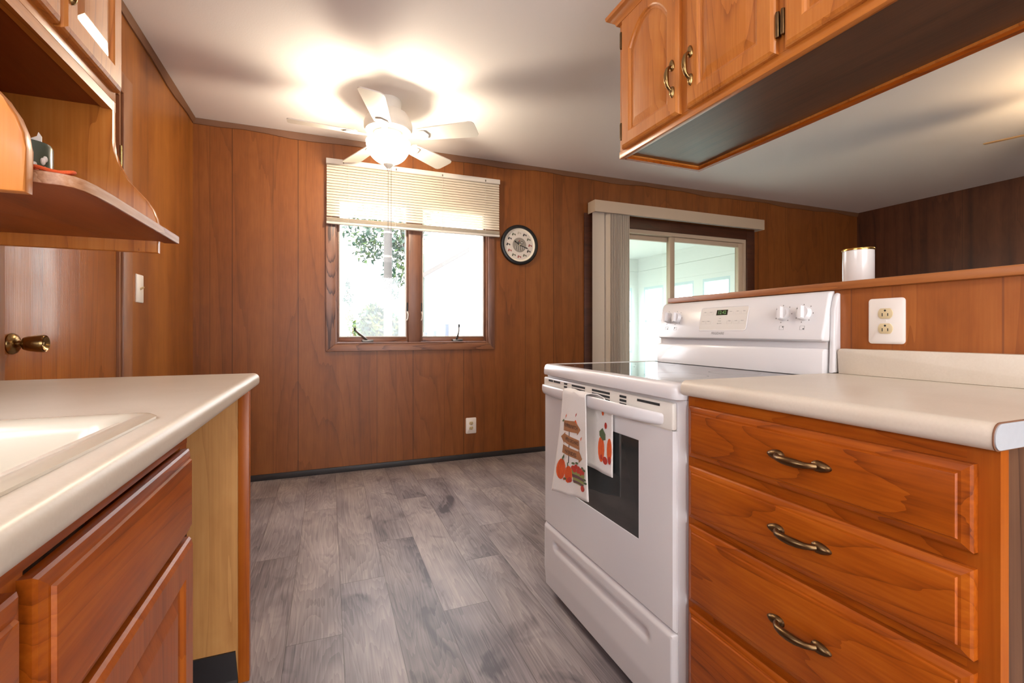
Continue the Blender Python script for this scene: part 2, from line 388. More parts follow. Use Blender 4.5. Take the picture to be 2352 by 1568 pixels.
# ------------------------------------------------------------------ room shell
CEIL = 2.448; YB = 3.63; XL = -.836; XR = 5.88; YF = -2.4; T = .14
struct(B(XL-T, XR+T, YF-T, YB+T, -.1, 0, M_floor).build('floor'), 'grey brown wood-look vinyl plank floor', 'floor')
struct(B(XL-T, XR+T, YF-T, YB+T, CEIL, CEIL+.15, M_ceil).build('ceiling'), 'off-white painted ceiling above the kitchen', 'ceiling')
def wall_holes(axis, plane0, plane1, a0, a1, holes, mat, z0=0, z1=CEIL):
    # axis 'x': runs along x at y in plane0..1 ; holes (a,b,z,z)
    m = MB()
    def bx(p, q, r, t):
        if q-p < 1e-4 or t-r < 1e-4: return
        if axis == 'x': m.box(p, q, plane0, plane1, r, t, mat)
        else: m.box(plane0, plane1, p, q, r, t, mat)
    cur = a0
    for (h0, h1, r, t) in sorted(holes):
        bx(cur, h0, z0, z1); bx(h0, h1, z0, r); bx(h0, h1, t, z1); cur = h1
    bx(cur, a1, z0, z1); return m
struct(wall_holes('x', YB, YB+T, XL-T, XR+T, [(.045, 1.222, .945, 2.06), (2.24, 4.09, 0, 2.0)], M_wall).build('wall_back'),
       'back wall of orange brown wood panelling with grooves', 'wall')
struct(wall_holes('y', XL-T, XL, YF-T, YB, [(-.10, .80, 1.15, 1.98), (1.70, 2.462, 0, 2.05)], M_wallY).build('wall_left'),
       'left wall of glossy brown wood panelling', 'wall')
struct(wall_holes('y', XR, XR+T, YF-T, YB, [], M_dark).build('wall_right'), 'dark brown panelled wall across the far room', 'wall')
struct(wall_holes('x', YF-T, YF, XL, XR, [(-.75, 1.7, .10, 2.20)], M_dark).build('wall_front'), 'panelled wall behind the viewer with a wide opening added for daylight', 'wall')

# low wall behind the range, with its cap
struct(B(1.345, 1.465, .30, 1.555, 0, 1.152, M_wall_half).build('wall_half'), 'low panelled wall behind the range and counter', 'wall')
struct(B(1.330, 1.480, .285, 1.574, 1.1525, 1.1744, M_cap, bev=.003).build('trim_1'), 'brown wooden cap board on the low wall', 'trim')

def moulding(axis, a0, a1, wall, sgn):
    m = MB(); n = 46; LP = []
    ph = random.random()*6
    for i in range(n+1):
        a = a0+(a1-a0)*i/n
        d = .040 + .008*math.sin(a*5.1+ph) + .005*math.sin(a*11.7+ph*2) + random.uniform(-.0015, .0015)
        prof = [(0, CEIL-.001), (sgn*.019, CEIL-.001), (sgn*.017, CEIL-d*.55), (sgn*.008, CEIL-d), (0, CEIL-d)]
        LP.append([((a, wall+p[0], p[1]) if axis == 'x' else (wall+p[0], a, p[1])) for p in prof])
    m.loops(LP, M_moulding); return m
struct(moulding('x', XL, XR, YB, -1).build('trim_2'), 'wavy brown moulding along the top of the back wall', 'trim')
struct(moulding('y', YF, YB-.02, XL, 1).build('trim_3'), 'wavy brown moulding along the top of the left wall', 'trim')
struct(B(XL, 2.15, YB-.012, YB, 0, .042, M_cove, bev=.003).build('baseboard_back'), 'low black baseboard under the back wall', 'baseboard')
struct(B(XL, XL+.012, 2.58, YB-.012, 0, .042, M_cove, bev=.003).build('baseboard_left'), 'low black baseboard under the left wall', 'baseboard')

# ------------------------------------------------------------------ back window
wn = sthing('window_1', 'twin casement window with brown oak frame in the back wall', 'window', (.63, YB, .89))
m = MB(); yf = YB-.018
x0, x1, x2, x3 = -.02, .045, 1.222, 1.277; zb0, zb1, zt0, zt1 = .889, .942, 2.06, 2.125
m.prism([(x0, zb0), (x1, zb1), (x1, zt0), (x0, zt1)], 1, yf, YB, M_oakV, bev=.003)
m.prism([(x3, zb0), (x3, zt1), (x2, zt0), (x2, zb1)], 1, yf, YB, M_oakZ, bev=.003)
m.prism([(x0, zb0), (x3, zb0), (x2, zb1), (x1, zb1)], 1, yf, YB, M_oakX, bev=.003)
m.prism([(x0, zt1), (x1, zt0), (x2, zt0), (x3, zt1)], 1, yf, YB, M_oakX, bev=.003)
casing = m.build('window_casing', wn)
m = MB()
m.box(x1, x1+.012, YB-.004, YB+.12, zb1, zt0, M_oakZ); m.box(x2-.012, x2, YB-.004, YB+.12, zb1, zt0, M_oakZ)
m.box(x1+.012, x2-.012, YB, YB+.12, zb1, zb1+.012, M_oakX); m.box(x1+.012, x2-.012, YB, YB+.12, zt0-.012, zt0, M_oakX)
m.box(.577, .673, YB, YB+.10, zb1+.012, zt0-.012, M_oakZ, bev=.004)
m.build('window_frame', wn)
for (a, b) in ((.057, .577), (.673, 1.210)):
    s_ = MB(); ya, yb2 = YB+.030, YB+.066
    for q in ((a, a+.014, .955, 2.048), (b-.014, b, .955, 2.048)): s_.box(q[0], q[1], ya, yb2, q[2], q[3], M_oakZ, bev=.002)
    s_.box(a+.014, b-.014, ya, yb2, .955, .992, M_oakX, bev=.002); s_.box(a+.014, b-.014, ya, yb2, 2.012, 2.048, M_oakX, bev=.002)
    sash = s_.build('sash', wn)
    k = MB(); yc = YB+.034   # pale glazing gasket
    for q in ((a+.014, a+.022, .992, 2.012), (b-.022, b-.014, .992, 2.012), (a+.022, b-.022, .992, 1.000), (a+.022, b-.022, 2.004, 2.012)):
        k.box(q[0], q[1], yc-.008, yc+.02, q[2], q[3], M_vinyl)
    k.build('gasket', sash, 'pale grey glazing gasket')
    B(a+.020, b-.020, YB+.046, YB+.050, .998, 2.006, M_glass).build('pane', sash, 'clear glass pane')
def crank(xc, lean):
    m = MB()
    m.box(xc-.042, xc+.042, YB-.012, YB+.028, .957, .973, M_steel, bev=.004)
    m.tube([(xc-.008, YB-.002, .972), (xc-.008+lean*.3, YB-.02, .995), (xc-.008+lean*.8, YB-.03, 1.03), (xc-.008+lean, YB-.032, 1.05+.03*(abs(lean) < .03))],
           [.010, .008, .006, .005], M_steel, 8)
    z = 1.05+.03*(abs(lean) < .03)
    m.lathe([(.007, -.012), (.008, 0), (.006, .014)], (xc-.008+lean, YB-.034, z), M_black, 2, 10)
    m.build('crank_handle', wn, 'grey metal crank handle with black knob')
crank(.272, -.085); crank(.965, .012)
for xx in (.570, .680):
    m = MB(); m.box(xx-.005, xx+.005, YB+.02, YB+.034, 1.18, 1.26, M_black, bev=.002)
    m.tube([(xx, YB+.02, 1.19), (xx+.004, YB+.008, 1.165), (xx, YB+.004, 1.135), (xx-.008, YB+.006, 1.12)], [.005, .005, .004, .004], M_vinyl, 8)
    m.build('sash_lock', wn, 'small lock lever at the centre post')

# ------------------------------------------------------------------ venetian blind
vb = thing('venetian_blind', 'cream mini blind half raised over the back window', 'blind', (.65, 3.58, 2.28))
bx0, bx1, by = -.017, 1.310, 3.592
B(bx0, bx1, by-.02, by+.02, 2.244, 2.281, M_vinyl, bev=.002).build('headrail', vb)
m = MB(); ns = 19
for i in range(ns):
    zc = 2.236 - i*.0198; sag = .0
    xa, xb = bx0+.004, bx1-.002
    t = math.radians(64); hw = .0112
    LP = []
    for xx in (xa, xb):
        l = []
        for k in range(5):
            q = -1+2*k/4; bow = .0034*(1-q*q)
            yy = by - math.cos(t)*hw*q - math.sin(t)*bow; zz = zc - math.sin(t)*hw*q*1.0 + math.cos(t)*bow
            l.append((xx, yy, zz))
        LP.append(l)
    m.loops(LP, M_slat, False, False, closed=False)
m.build('slats', vb, recalc=False)
m = MB()
for i in range(7): m.box(bx0+.003, bx1-.002, by-.013, by+.013, 1.832+i*.0042, 1.8335+i*.0042, M_slat)
m.build('slat_stack', vb, 'bunched slats resting on the bottom rail')
B(bx0+.001, bx1, by-.014, by+.014, 1.812, 1.829, M_vinyl, bev=.003).build('bottom_rail', vb)
for xx in (.135, .47, .83, 1.185):
    MB().tube([(xx, by-.016, 2.25), (xx, by-.016, 1.815)], .0009, M_vinyl, 6).build('ladder_cord', vb)
for xx in (.10, .475, .83, 1.185):
    B(xx-.004, xx+.004, by-.0212, by-.0195, 2.250, 2.266, M_steel).build('cord_clip', vb)

# ------------------------------------------------------------------ ceiling fans
def ceiling_fan(name, label, cx, cy, base, rad, zbl, blade_mat, bowl_mat, watts, col, group=None):
    t = thing(name, label, 'ceiling fan', (cx, cy, CEIL), group)
    c = (cx, cy, 0); dz = zbl-2.235
    MB().lathe([(.078, CEIL), (.080, CEIL-.012), (.076, CEIL-.05), (.068, CEIL-.062), (.05, CEIL-.064)], c, M_fanw, n=36).build('canopy', t)
    MB().lathe([(.05, CEIL-.06), (.075, CEIL-.072), (.115, CEIL-.085), (.136, 2.335+dz), (.144, 2.312+dz), (.144, 2.285+dz), (.135, 2.268+dz), (.10, 2.258+dz), (.06, 2.255+dz)], c, M_fanw, n=40).build('motor_housing', t)
    MB().lathe([(.085, 2.257+dz), (.09, 2.250+dz), (.088, 2.236+dz), (.06, 2.230+dz), (.055, 2.205+dz), (.05, 2.20+dz)], c, M_fanw, n=32).build('switch_housing', t)
    for i in range(5):
        a = base+i*2*PI/5; d = Vector((math.cos(a), math.sin(a), 0)); s = Vector((-math.sin(a), math.cos(a), -math.tan(math.radians(13))))
        o = Vector((cx, cy, zbl))
        outline = [(.20, -.048), (.26, -.054), (rad-.03, -.068), (rad-.012, -.063), (rad-.001, -.048), (rad, 0), (rad-.001, .048), (rad-.012, .063), (rad-.03, .068), (.26, .054), (.20, .048), (.185, .03), (.185, -.03)]
        lo = [o+d*p+s*q+Vector((0, 0, -.003)) for p, q in outline]; hi = [o+d*p+s*q+Vector((0, 0, .003)) for p, q in outline]
        bl = MB().loops([lo, hi], blade_mat).build('blade', t)
        ir = MB(); o2 = o+Vector((0, 0, .012))
        def ip(p, q, h): return o2+d*p+s*q+Vector((0, 0, h))
        prof = [(.08, .018), (.13, .012), (.17, .022), (.21, .038), (.245, .034), (.262, .0)]
        ol = prof + [(p, -q) for p, q in prof[-2::-1]]
        ir.loops([[ip(p, q, -.021) for p, q in ol], [ip(p, q, -.016) for p, q in ol]], M_fanw)
        ir.build('blade_iron', bl)
    z0 = 2.195+dz
    prof = []
    for k in range(13):
        th = PI/2*k/12; prof.append((max(.131*math.cos(th), .012), z0-.128*math.sin(th)))
    prof = [(.124, z0+.012), (.133, z0+.006)] + prof
    bowl = MB().lathe(prof, c, bowl_mat, n=40, cap0=False, cap1=True).build('light_bowl', t, recalc=False)
    MB().lathe([(.006, z0-.126), (.03, z0-.127), (.028, z0-.132), (.012, z0-.148), (.008, z0-.155), (.010, z0-.162), (.006, z0-.170), (.003, z0-.176)], c, M_fanw, n=20).build('finial', t)
    for k, (ln, dx) in enumerate(((.355, .0), (.46, .019))):
        m = MB(); zt = z0-.175
        m.tube([(cx-.002+dx, cy-.0, zt+(.06 if k else 0)), (cx-.002+dx, cy, zt-ln)], .0011, M_steel, 6)
        m.build('pull_chain', t)
    for k in range(3):
        a = base+k*2*PI/3+.5
        d_ = bpy.data.lights.new('bulb', 'POINT'); d_.energy = watts; d_.color = col; d_.shadow_soft_size = .03
        ob = bpy.data.objects.new('bulb', d_); C.objects.link(ob); ob.parent = t
        ob.location = (math.cos(a)*.03, math.sin(a)*.03, z0-.045-CEIL)
    return t
ceiling_fan('ceiling_fan', 'white five-blade ceiling fan with lit glass bowl before the window', .340, 2.915, math.radians(-33.5), .56, 2.225, M_fanw, M_bowl, 11.5, (1, .86, .66), 'ceiling fans')
ceiling_fan('ceiling_fan', 'brown ceiling fan seen only by one blade tip at right', 4.0, .95, math.radians(108), .68, 2.20, M_brownblade, M_bowl2, 9, (1, .72, .42), 'ceiling fans')

lamp = thing('added_fill_lamp', 'unseen round white lamp added behind the viewer to brighten the kitchen', 'ceiling lamp', (.28, -.75, CEIL))  # out of view, added as warm fill light
MB().lathe([(.17, CEIL), (.175, CEIL-.02), (.165, CEIL-.03)], (.28, -.75, 0), M_fanw, n=40).build('base', lamp)
MB().lathe([(.16, CEIL-.028), (.155, CEIL-.06), (.13, CEIL-.09), (.08, CEIL-.11), (.02, CEIL-.116)], (.28, -.75, 0), plain('fill_lamp_glass', (1, .96, .9), .4, emit=(1, .92, .80), es=22), n=40).build('glass_shade', lamp)

# ------------------------------------------------------------------ wall clock
ck = thing('wall_clock', 'round wall clock with black rim beside the window', 'clock', (1.501, YB, 1.7665))
cxk, czk, yk = 1.501, 1.7665, YB
MB().lathe([(.168, 0), (.170, -.012), (.166, -.026), (.155, -.032), (.144, -.030), (.140, -.020), (.139, -.012)], (cxk, yk, czk), M_black, 1, 56, cap1=False).build('rim', ck)
m = MB(); m.lathe([(.139, -.001), (.139, -.012)], (cxk, yk, czk), plain('clock_dial', srgb(206, 196, 186), .6), 1, 56)
m.build('dial', ck)
ring_m = plain('clock_inner_ring', srgb(228, 218, 200), .5)
m = MB(); LP = []
for r, h in ((.140, -.0205), (.126, -.0125), (.126, -.0122), (.140, -.0122)):
    LP.append([(cxk+r*math.cos(2*PI*i/56), yk+h, czk+r*math.sin(2*PI*i/56)) for i in range(56)])
m.loops(LP+[LP[0]], ring_m, False, False); m.build('inner_ring', ck)
inks = [plain('ink_dark', srgb(60, 56, 54), .7), plain('ink_red', srgb(150, 82, 74), .7), plain('ink_green', srgb(96, 96, 78), .7), plain('ink_pale', srgb(176, 166, 150), .7)]
m = MB(); yv = yk-.0126
hues = [3, 0, 2, 1, 0, 2, 1, 2, 1, 0, 0, 2]
for k in range(12):
    a = PI/2-k*PI/6; x = cxk+.100*math.cos(a); z = czk+.100*math.sin(a); mm = inks[hues[k]]
    for dx, r in ((-.012, .0068), (.011, .0052)):
        m.lathe([(r, 0), (r, -.0004)], (x+dx, yv, z-.004), mm, 1, 12)
    m.prism([(x-.016, z), (x+.016, z-.001), (x+.012, z+.006), (x-.002, z+.005), (x-.004, z+.012), (x-.013, z+.012)], 1, yv-.0006, yv, mm)
gm = plain('dial_picture', srgb(140, 132, 122), .7)
m.lathe([(.062, 0), (.062, -.0003)], (cxk, yv, czk), gm, 1, 40)
dk = plain('dial_picture_dark', srgb(86, 80, 74), .7); lk = plain('dial_picture_light', srgb(186, 180, 170), .7)
for k in range(9):
    x = cxk-.036+k*.009; h = .05-abs(k-4)*.005
    m.box(x-.0016, x+.0016, yv-.0008, yv, czk-.012-h+.01, czk-.008, dk if k % 2 else lk)
m.lathe([(.013, 0), (.013, -.001)], (cxk+.022, yv, czk+.02), dk, 1, 20); m.lathe([(.007, 0), (.007, -.0014)], (cxk+.022, yv, czk+.02), lk, 1, 20)
m.prism([(cxk-.02, czk+.012), (cxk+.004, czk+.012), (cxk+.0, czk+.03), (cxk-.016, czk+.03)], 1, yv-.0008, yv, dk)
m.prism([(cxk-.008, czk+.03), (cxk+.006, czk+.03), (cxk+.002, czk+.045)], 1, yv-.0008, yv, inks[1])
m.build('dial_pictures', ck, 'printed ring of little vehicle pictures')
def hand(ang, ln, w_, name):
    d = Vector((math.sin(ang), 0, math.cos(ang))); s = Vector((d.z, 0, -d.x)); o = Vector((cxk, yk-.0165, czk))
    pts = [o-d*.014+s*w_, o-d*.014-s*w_, o+d*ln*.72-s*w_, o+d*ln*.75-s*w_*3, o+d*ln, o+d*ln*.75+s*w_*3, o+d*ln*.72+s*w_]
    MB().loops([pts, [p+Vector((0, -.001, 0)) for p in pts]], M_black).build(name, ck)
hand(math.radians(304), .058, .0028, 'hour_hand'); hand(math.radians(110), .085, .0022, 'minute_hand')
MB().lathe([(.0055, -.014), (.0055, -.019), (.002, -.0195)], (cxk, yk, czk), M_ivory, 1, 14).build('hub', ck)

# ------------------------------------------------------------------ outlets and switch
def outlet(label, loc, normal, w_, h_, flip):
    # normal 'y-' (on the back wall) or 'x-' (on the low wall)
    t = thing('wall_outlet', label, 'outlet', loc, 'duplex outlets')
    def P(a, b, d): return (loc[0]+a, loc[1]-d, loc[2]+b) if normal == 'y-' else (loc[0]-d, loc[1]-a, loc[2]+b)
    def rr(w2, h2, r, d, n=5):
        out = []
        for (sx, sz, a0) in ((1, -1, -PI/2), (1, 1, 0), (-1, 1, PI/2), (-1, -1, PI)):
            for k in range(n):
                a = a0+PI/2*k/(n-1); out.append(P(sx*(w2-r)+r*math.cos(a), sz*(h2-r)+r*math.sin(a), d))
        return out
    MB().loops([rr(w_/2, h_/2, .008, 0), rr(w_/2, h_/2, .008, .003), rr(w_/2-.004, h_/2-.004, .007, .006)], M_plate).build('cover_plate', t)
    for zz in (.0195, -.0195):
        m = MB()
        def cut(d, k):
            o = []
            for i in range(28):
                a = 2*PI*i/28; x = .0172*k*math.cos(a); z = .0172*k*math.sin(a); z = max(-.0132*k, min(.0132*k, z)); o.append(P(x, zz+z, d))
            return o
        m.loops([cut(.005, 1), cut(.008, 1), cut(.0085, .95)], M_ivory)
        sg = 1 if flip else -1
        for sx, hh in ((-.0065, .0042), (.0065, .0036)):
            vs = [P(sx-.0011, zz-hh-sg*.003, .0086), P(sx+.0011, zz-hh-sg*.003, .0086), P(sx+.0011, zz+hh-sg*.003, .0086), P(sx-.0011, zz+hh-sg*.003, .0086)]
            vs2 = [P(sx-.0011, zz-hh-sg*.003, .0084), P(sx+.0011, zz-hh-sg*.003, .0084), P(sx+.0011, zz+hh-sg*.003, .0084), P(sx-.0011, zz+hh-sg*.003, .0084)]
            m.loops([vs2, vs], M_slot)
        gl = [P(.0026*math.cos(2*PI*i/10), zz+sg*.0075+.0026*math.sin(2*PI*i/10), .0084) for i in range(10)]
        gl2 = [P(.0026*math.cos(2*PI*i/10), zz+sg*.0075+.0026*math.sin(2*PI*i/10), .0087) for i in range(10)]
        m.loops([gl, gl2], M_slot)
        m.build('socket', t, 'ivory socket face')
    m = MB(); m.loops([[P(.003*math.cos(2*PI*i/12), .003*math.sin(2*PI*i/12), d) for i in range(12)] for d in (.005, .0075)], M_plate); m.build('screw', t)
outlet('white duplex outlet low on the back wall under the window', (1.078, YB, .269), 'y-', .088, .128, False)
outlet('large white outlet plate on the low wall above the right counter', (1.345, .757, 1.062), 'x-', .084, .118, True)
sw = thing('light_switch', 'white toggle switch plate on the left wall by the door', 'light switch', (XL, 2.69, 1.238))
m = MB()
def rr2(w2, h2, d):
    return [(XL+d, 2.69+a*w2, 1.238+b*h2) for a, b in ((-1, -1), (1, -1), (1, 1), (-1, 1))]
m.loops([rr2(.043, .066, 0), rr2(.043, .066, .003), rr2(.039, .062, .006)], M_plate); m.build('cover_plate', sw)
MB().tube([(XL+.004, 2.69, 1.236), (XL+.012, 2.69, 1.24), (XL+.02, 2.69, 1.246)], [.006, .005, .004], M_ivory, 8).build('toggle', sw, 'ivory toggle')

# ------------------------------------------------------------------ left wall door
dr = sthing('door_1', 'flat brown veneer door with brass knob in the left wall', 'door', (XL, 2.08, 0))
B(XL-.045, XL-.006, 1.705, 2.458, .008, 2.045, M_door, bev=.002).build('door_slab', dr)
m = MB()
m.box(XL, XL+.014, 2.475, 2.575, 0, 2.15, M_case, bev=.004); m.box(XL, XL+.014, 1.588, 1.688, 0, 2.15, M_case, bev=.004)
m.box(XL, XL+.014, 1.688, 2.475, 2.062, 2.15, M_case, bev=.004)
m.build('door_casing', dr)
m = MB()
m.box(XL-.10, XL+.004, 2.458, 2.476, 0, 2.064, M_case); m.box(XL-.10, XL+.004, 1.687, 1.705, 0, 2.064, M_case); m.box(XL-.10, XL+.004, 1.705, 2.458, 2.046, 2.064, M_case)
m.build('door_jamb', dr)
kz, ky = 1.0, 1.752
MB().lathe([(.0, -.006), (.030, -.006), (.031, -.002), (.028, .004), (.020, .009), (.012, .011)], (XL, ky, kz), M_brass, 0, 32).build('rosette', dr, 'round brass rosette')
MB().lathe([(.010, .008), (.009, .017), (.012, .020), (.0185, .024), (.022, .034), (.0245, .050), (.0255, .066), (.024, .070), (.022, .069), (.021, .0715), (.0195, .071), (.016, .066), (.005, .062), (.004, .066), (.0015, .066)], (XL, ky, kz), M_brass, 0, 36).build('door_knob', dr, 'tapered brass knob with dished end')
for zz in (1.784, .25):
    m = MB(); m.box(XL-.004, XL+.004, 2.459, 2.475, zz-.05, zz+.05, M_bronze)
    for k in range(5): m.lathe([(.006, -.0095), (.006, .0095)], (XL+.005, 2.467, zz-.04+k*.02), M_brass, 2, 10)
    m.build('hinge', dr, 'brass butt hinge')

# ------------------------------------------------------------------ sliding glass door and vertical blind
sd = sthing('door_2', 'white framed sliding glass door to the sunroom', 'door', (3.16, YB, 0))
m = MB()
m.box(4.09, 4.20, YB-.016, YB, 0, 2.10, M_darktrim, bev=.004); m.box(2.13, 2.24, YB-.016, YB, 0, 2.10, M_darktrim, bev=.004)
m.box(2.24, 4.09, YB-.016, YB, 2.0, 2.10, M_darktrim, bev=.004); m.build('door_casing', sd, 'dark brown door casing')
m = MB(); a, b = 2.24, 4.09
m.box(a, a+.025, YB, YB+.11, 0, 2.0, M_valance); m.box(b-.025, b, YB, YB+.11, 0, 2.0, M_valance); m.box(a+.025, b-.025, YB, YB+.11, 1.965, 2.0, M_valance); m.box(a+.025, b-.025, YB, YB+.11, 0, .03, M_valance)
m.build('door_frame', sd)
for (p, q, yy) in ((a+.025, 3.19, YB+.065), (3.115, b-.025, YB+.02)):
    m = MB(); wd = .055
    m.box(p, p+wd, yy, yy+.035, .03, 1.963, M_valance, bev=.003); m.box(q-wd, q, yy, yy+.035, .03, 1.963, M_valance, bev=.003)
    m.box(p+wd, q-wd, yy, yy+.035, .03, .12, M_valance, bev=.003); m.box(p+wd, q-wd, yy, yy+.035, 1.92, 1.963, M_valance, bev=.003)
    pn = m.build('sliding_panel', sd)
    B(p+wd-.005, q-wd+.005, yy+.015, yy+.020, .115, 1.925, M_glassG).build('pane', pn, 'faintly green glass pane')
vbl = thing('vertical_blind', 'cream vertical blind drawn to the left of the sliding door', 'blind', (2.36, 3.55, 0))
m = MB(); v0, v1 = 2.165, 4.20
m.box(v0, v1, 3.495, 3.503, 2.088, 2.190, M_valance, bev=.0015); m.box(v0, v0+.008, 3.503, YB-.016, 2.088, 2.190, M_valance, bev=.0015)
m.box(v1-.008, v1, 3.503, YB-.016, 2.088, 2.190, M_valance, bev=.0015); m.box(v0+.008, v1-.008, 3.503, YB-.016, 2.180, 2.188, M_valance)
m.build('valance', vbl)
B(v0+.02, v1-.02, 3.535, 3.575, 2.10, 2.14, M_vinyl).build('headrail', vbl)
def vane(xc, ang, width=.089):
    d = Vector((math.cos(ang), math.sin(ang), 0)); nn = Vector((-d.y, d.x, 0)); m = MB(); LP = []
    for z in (.03, 2.10):
        l = []
        for k in range(7):
            q = -1+2*k/6; l.append(Vector((xc, 3.555, z))+d*q*width/2+nn*.006*(1-q*q))
        LP.append(l + [p+nn*.0012 for p in l[::-1]])
    m.loops(LP, M_vane); return m.build('vane', vbl)
vane(2.238, math.radians(4), .13)
for i in range(11): vane(2.318+i*.0202, math.radians(-66 + (i % 3)*3))

# ------------------------------------------------------------------ sunroom beyond the sliding door
SX0, SX1, SY1, SZ = 2.12, 5.10, 6.80, 2.31
struct(B(SX0-.1, SX1+.1, YB+T, SY1+.1, -.12, -.02, M_sun_white).build('floor_sunroom'), 'pale floor of the sunroom', 'floor')
struct(B(SX0-.1, SX1+.1, YB+T, SY1+.1, SZ, SZ+.1, M_sun_white).build('ceiling_sunroom'), 'white sunroom ceiling', 'ceiling')
def siding(m, axis, plane, a0, a1, z0, z1, sgn):
    n = max(1, round((z1-z0)/.19))
    for k in range(n):
        za, zb = z0+(z1-z0)*k/n, z0+(z1-z0)*(k+1)/n
        if axis == 'y': m.box(plane-.012 if sgn < 0 else plane, plane if sgn < 0 else plane+.012, a0, a1, za+.004, zb, M_sun_white)
        else: m.box(a0, a1, plane-.012, plane, za+.004, zb, M_sun_white)
WR = [(4.10, 4.60), (4.78, 5.28), (5.46, 5.96), (6.14, 6.64)]; WF = [(2.4, 3.15), (3.35, 4.1), (4.25, 4.97)]
mr = wall_holes('y', SX1, SX1+.1, YB+T, SY1+.1, [(p, q, .66, 1.80) for p, q in WR], M_sun_white, 0, SZ)
siding(mr, 'y', SX1, YB+T, SY1, 1.86, SZ, -1); struct(mr.build('wall_sunroom_right'), 'white sunroom wall with windows seen through the glass', 'wall')
mf = wall_holes('x', SY1, SY1+.1, SX0-.1, SX1, [(p, q, .66, 1.80) for p, q in WF], M_sun_white, 0, SZ)
siding(mf, 'x', SY1, SX0, SX1-.013, 1.86, SZ, -1); struct(mf.build('wall_sunroom_back'), 'white far wall of the sunroom', 'wall')
struct(wall_holes('y', SX0-.1, SX0, YB+T, SY1, [(3.95, 5.05, .66, 1.80), (5.3, 6.5, .66, 1.80)], M_sun_white, 0, SZ).build('wall_sunroom_left'), 'white left wall of the sunroom', 'wall')  # unseen window openings added to brighten the sunroom
wi = 2
for (axis, lst) in (('y', WR), ('x', WF)):
    for (p, q) in lst:
        t = sthing('window_%d' % wi, 'white double-hung sunroom window', 'window', (SX1, (p+q)/2, .66) if axis == 'y' else ((p+q)/2, SY1, .66)); wi += 1
        m = MB()
        def bx(a0, a1, z0, z1, d0, d1, mat):
            if axis == 'y': m.box(SX1+d0, SX1+d1, a0, a1, z0, z1, mat)
            else: m.box(a0, a1, SY1+d0, SY1+d1, z0, z1, mat)
        bx(p, p+.03, .66, 1.80, 0, .08, M_frame_blue); bx(q-.03, q, .66, 1.80, 0, .08, M_frame_blue)
        bx(p+.03, q-.03, .66, .70, 0, .08, M_frame_blue); bx(p+.03, q-.03, 1.76, 1.80, 0, .08, M_frame_blue)
        bx(p+.03, q-.03, 1.20, 1.235, .02, .06, M_frame_blue)
        m.build('window_frame', t)
        m = MB(); bx(p+.028, q-.028, .695, 1.765, .04, .044, M_glass); m.build('pane', t, 'clear glass pane')

t = sthing('window_%d' % wi, 'unseen wooden window over the sink, added to bring in daylight', 'window', (XL, .35, 1.15)); wi += 1  # unseen, added as a daylight source from the left
m = MB(); x_a, x_b = XL-.13, XL-.06
m.box(x_a, x_b, -.10, -.05, 1.15, 1.98, M_oakZ); m.box(x_a, x_b, .75, .80, 1.15, 1.98, M_oakZ); m.box(x_a, x_b, -.05, .75, 1.15, 1.20, M_oakZ); m.box(x_a, x_b, -.05, .75, 1.93, 1.98, M_oakZ); m.box(x_a, x_b, .33, .37, 1.20, 1.93, M_oakZ)
m.build('window_frame', t)
B(XL-.10, XL-.095, -.052, .752, 1.198, 1.932, M_glass).build('pane', t)
t = sthing('added_patio_door', 'unseen white framed patio door added behind the viewer for daylight', 'door', (.47, YF, 0))  # unseen, put in so daylight reaches the kitchen from behind
m = MB(); y_a, y_b = YF-.11, YF-.03
m.box(-.75, -.69, y_a, y_b, .10, 2.20, M_vinyl); m.box(1.64, 1.70, y_a, y_b, .10, 2.20, M_vinyl); m.box(-.69, 1.64, y_a, y_b, .10, .16, M_vinyl); m.box(-.69, 1.64, y_a, y_b, 2.14, 2.20, M_vinyl); m.box(.44, .51, y_a, y_b, .16, 2.14, M_vinyl)
m.build('door_frame', t)
B(-.70, 1.65, YF-.07, YF-.065, .155, 2.145, M_glass).build('pane', t)

# ------------------------------------------------------------------ outdoors
M_grass = plain('lawn_grass', (.17, .17, .12), .9, var=.4, vscale=3)
gr = B(-40, 60, YB+T+.02, 70, -.6, -.3, M_grass).build('ground'); struct(gr, 'sunlit lawn outside the windows', 'ground')
M_leaf = [translucent('leaf_green', srgb(58, 84, 32), .25), translucent('leaf_deep', srgb(40, 68, 54), .25), translucent('leaf_yellow', srgb(88, 98, 34), .25)]
M_bark = plain('bark', srgb(120, 100, 84), .9, var=.3, vscale=12)
def foliage(m, c, r, n, size, mats, rnd):
    for _ in range(n):
        while True:
            p = Vector((rnd.uniform(-1, 1), rnd.uniform(-1, 1), rnd.uniform(-1, 1)))
            if .25 < p.length < 1: break
        p = Vector(c)+Vector((p.x*r[0], p.y*r[1], p.z*r[2]))
        a = Vector((rnd.gauss(0, 1), rnd.gauss(0, 1), rnd.gauss(0, 1))).normalized(); b = a.orthogonal().normalized()
        s = size*rnd.uniform(.6, 1.3)
        m.add([p-a*s, p+b*s*.45, p+a*s, p-b*s*.45], [(0, 1, 2, 3)], rnd.choice(mats))
rnd = random.Random(3)
pole = B(0, 0, 0, 0, 0, 0, M_bark) if False else MB()
Xp, Yp = 1.62, 14.0
pole.lathe([(.125, -.3), (.12, 3), (.105, 8.5)], (Xp, Yp, 0), plain('grey_pole', srgb(70, 67, 64), .8, var=.15, vscale=6), 2, 16)
for z in (3.2, 3.9): pole.lathe([(.127, z), (.127, z+.06)], (Xp, Yp, 0), M_steel, 2, 16)
tag(pole.build('utility_pole', loc=(Xp, Yp, -.3)), 'pale utility pole seen through the left casement pane', 'pole')
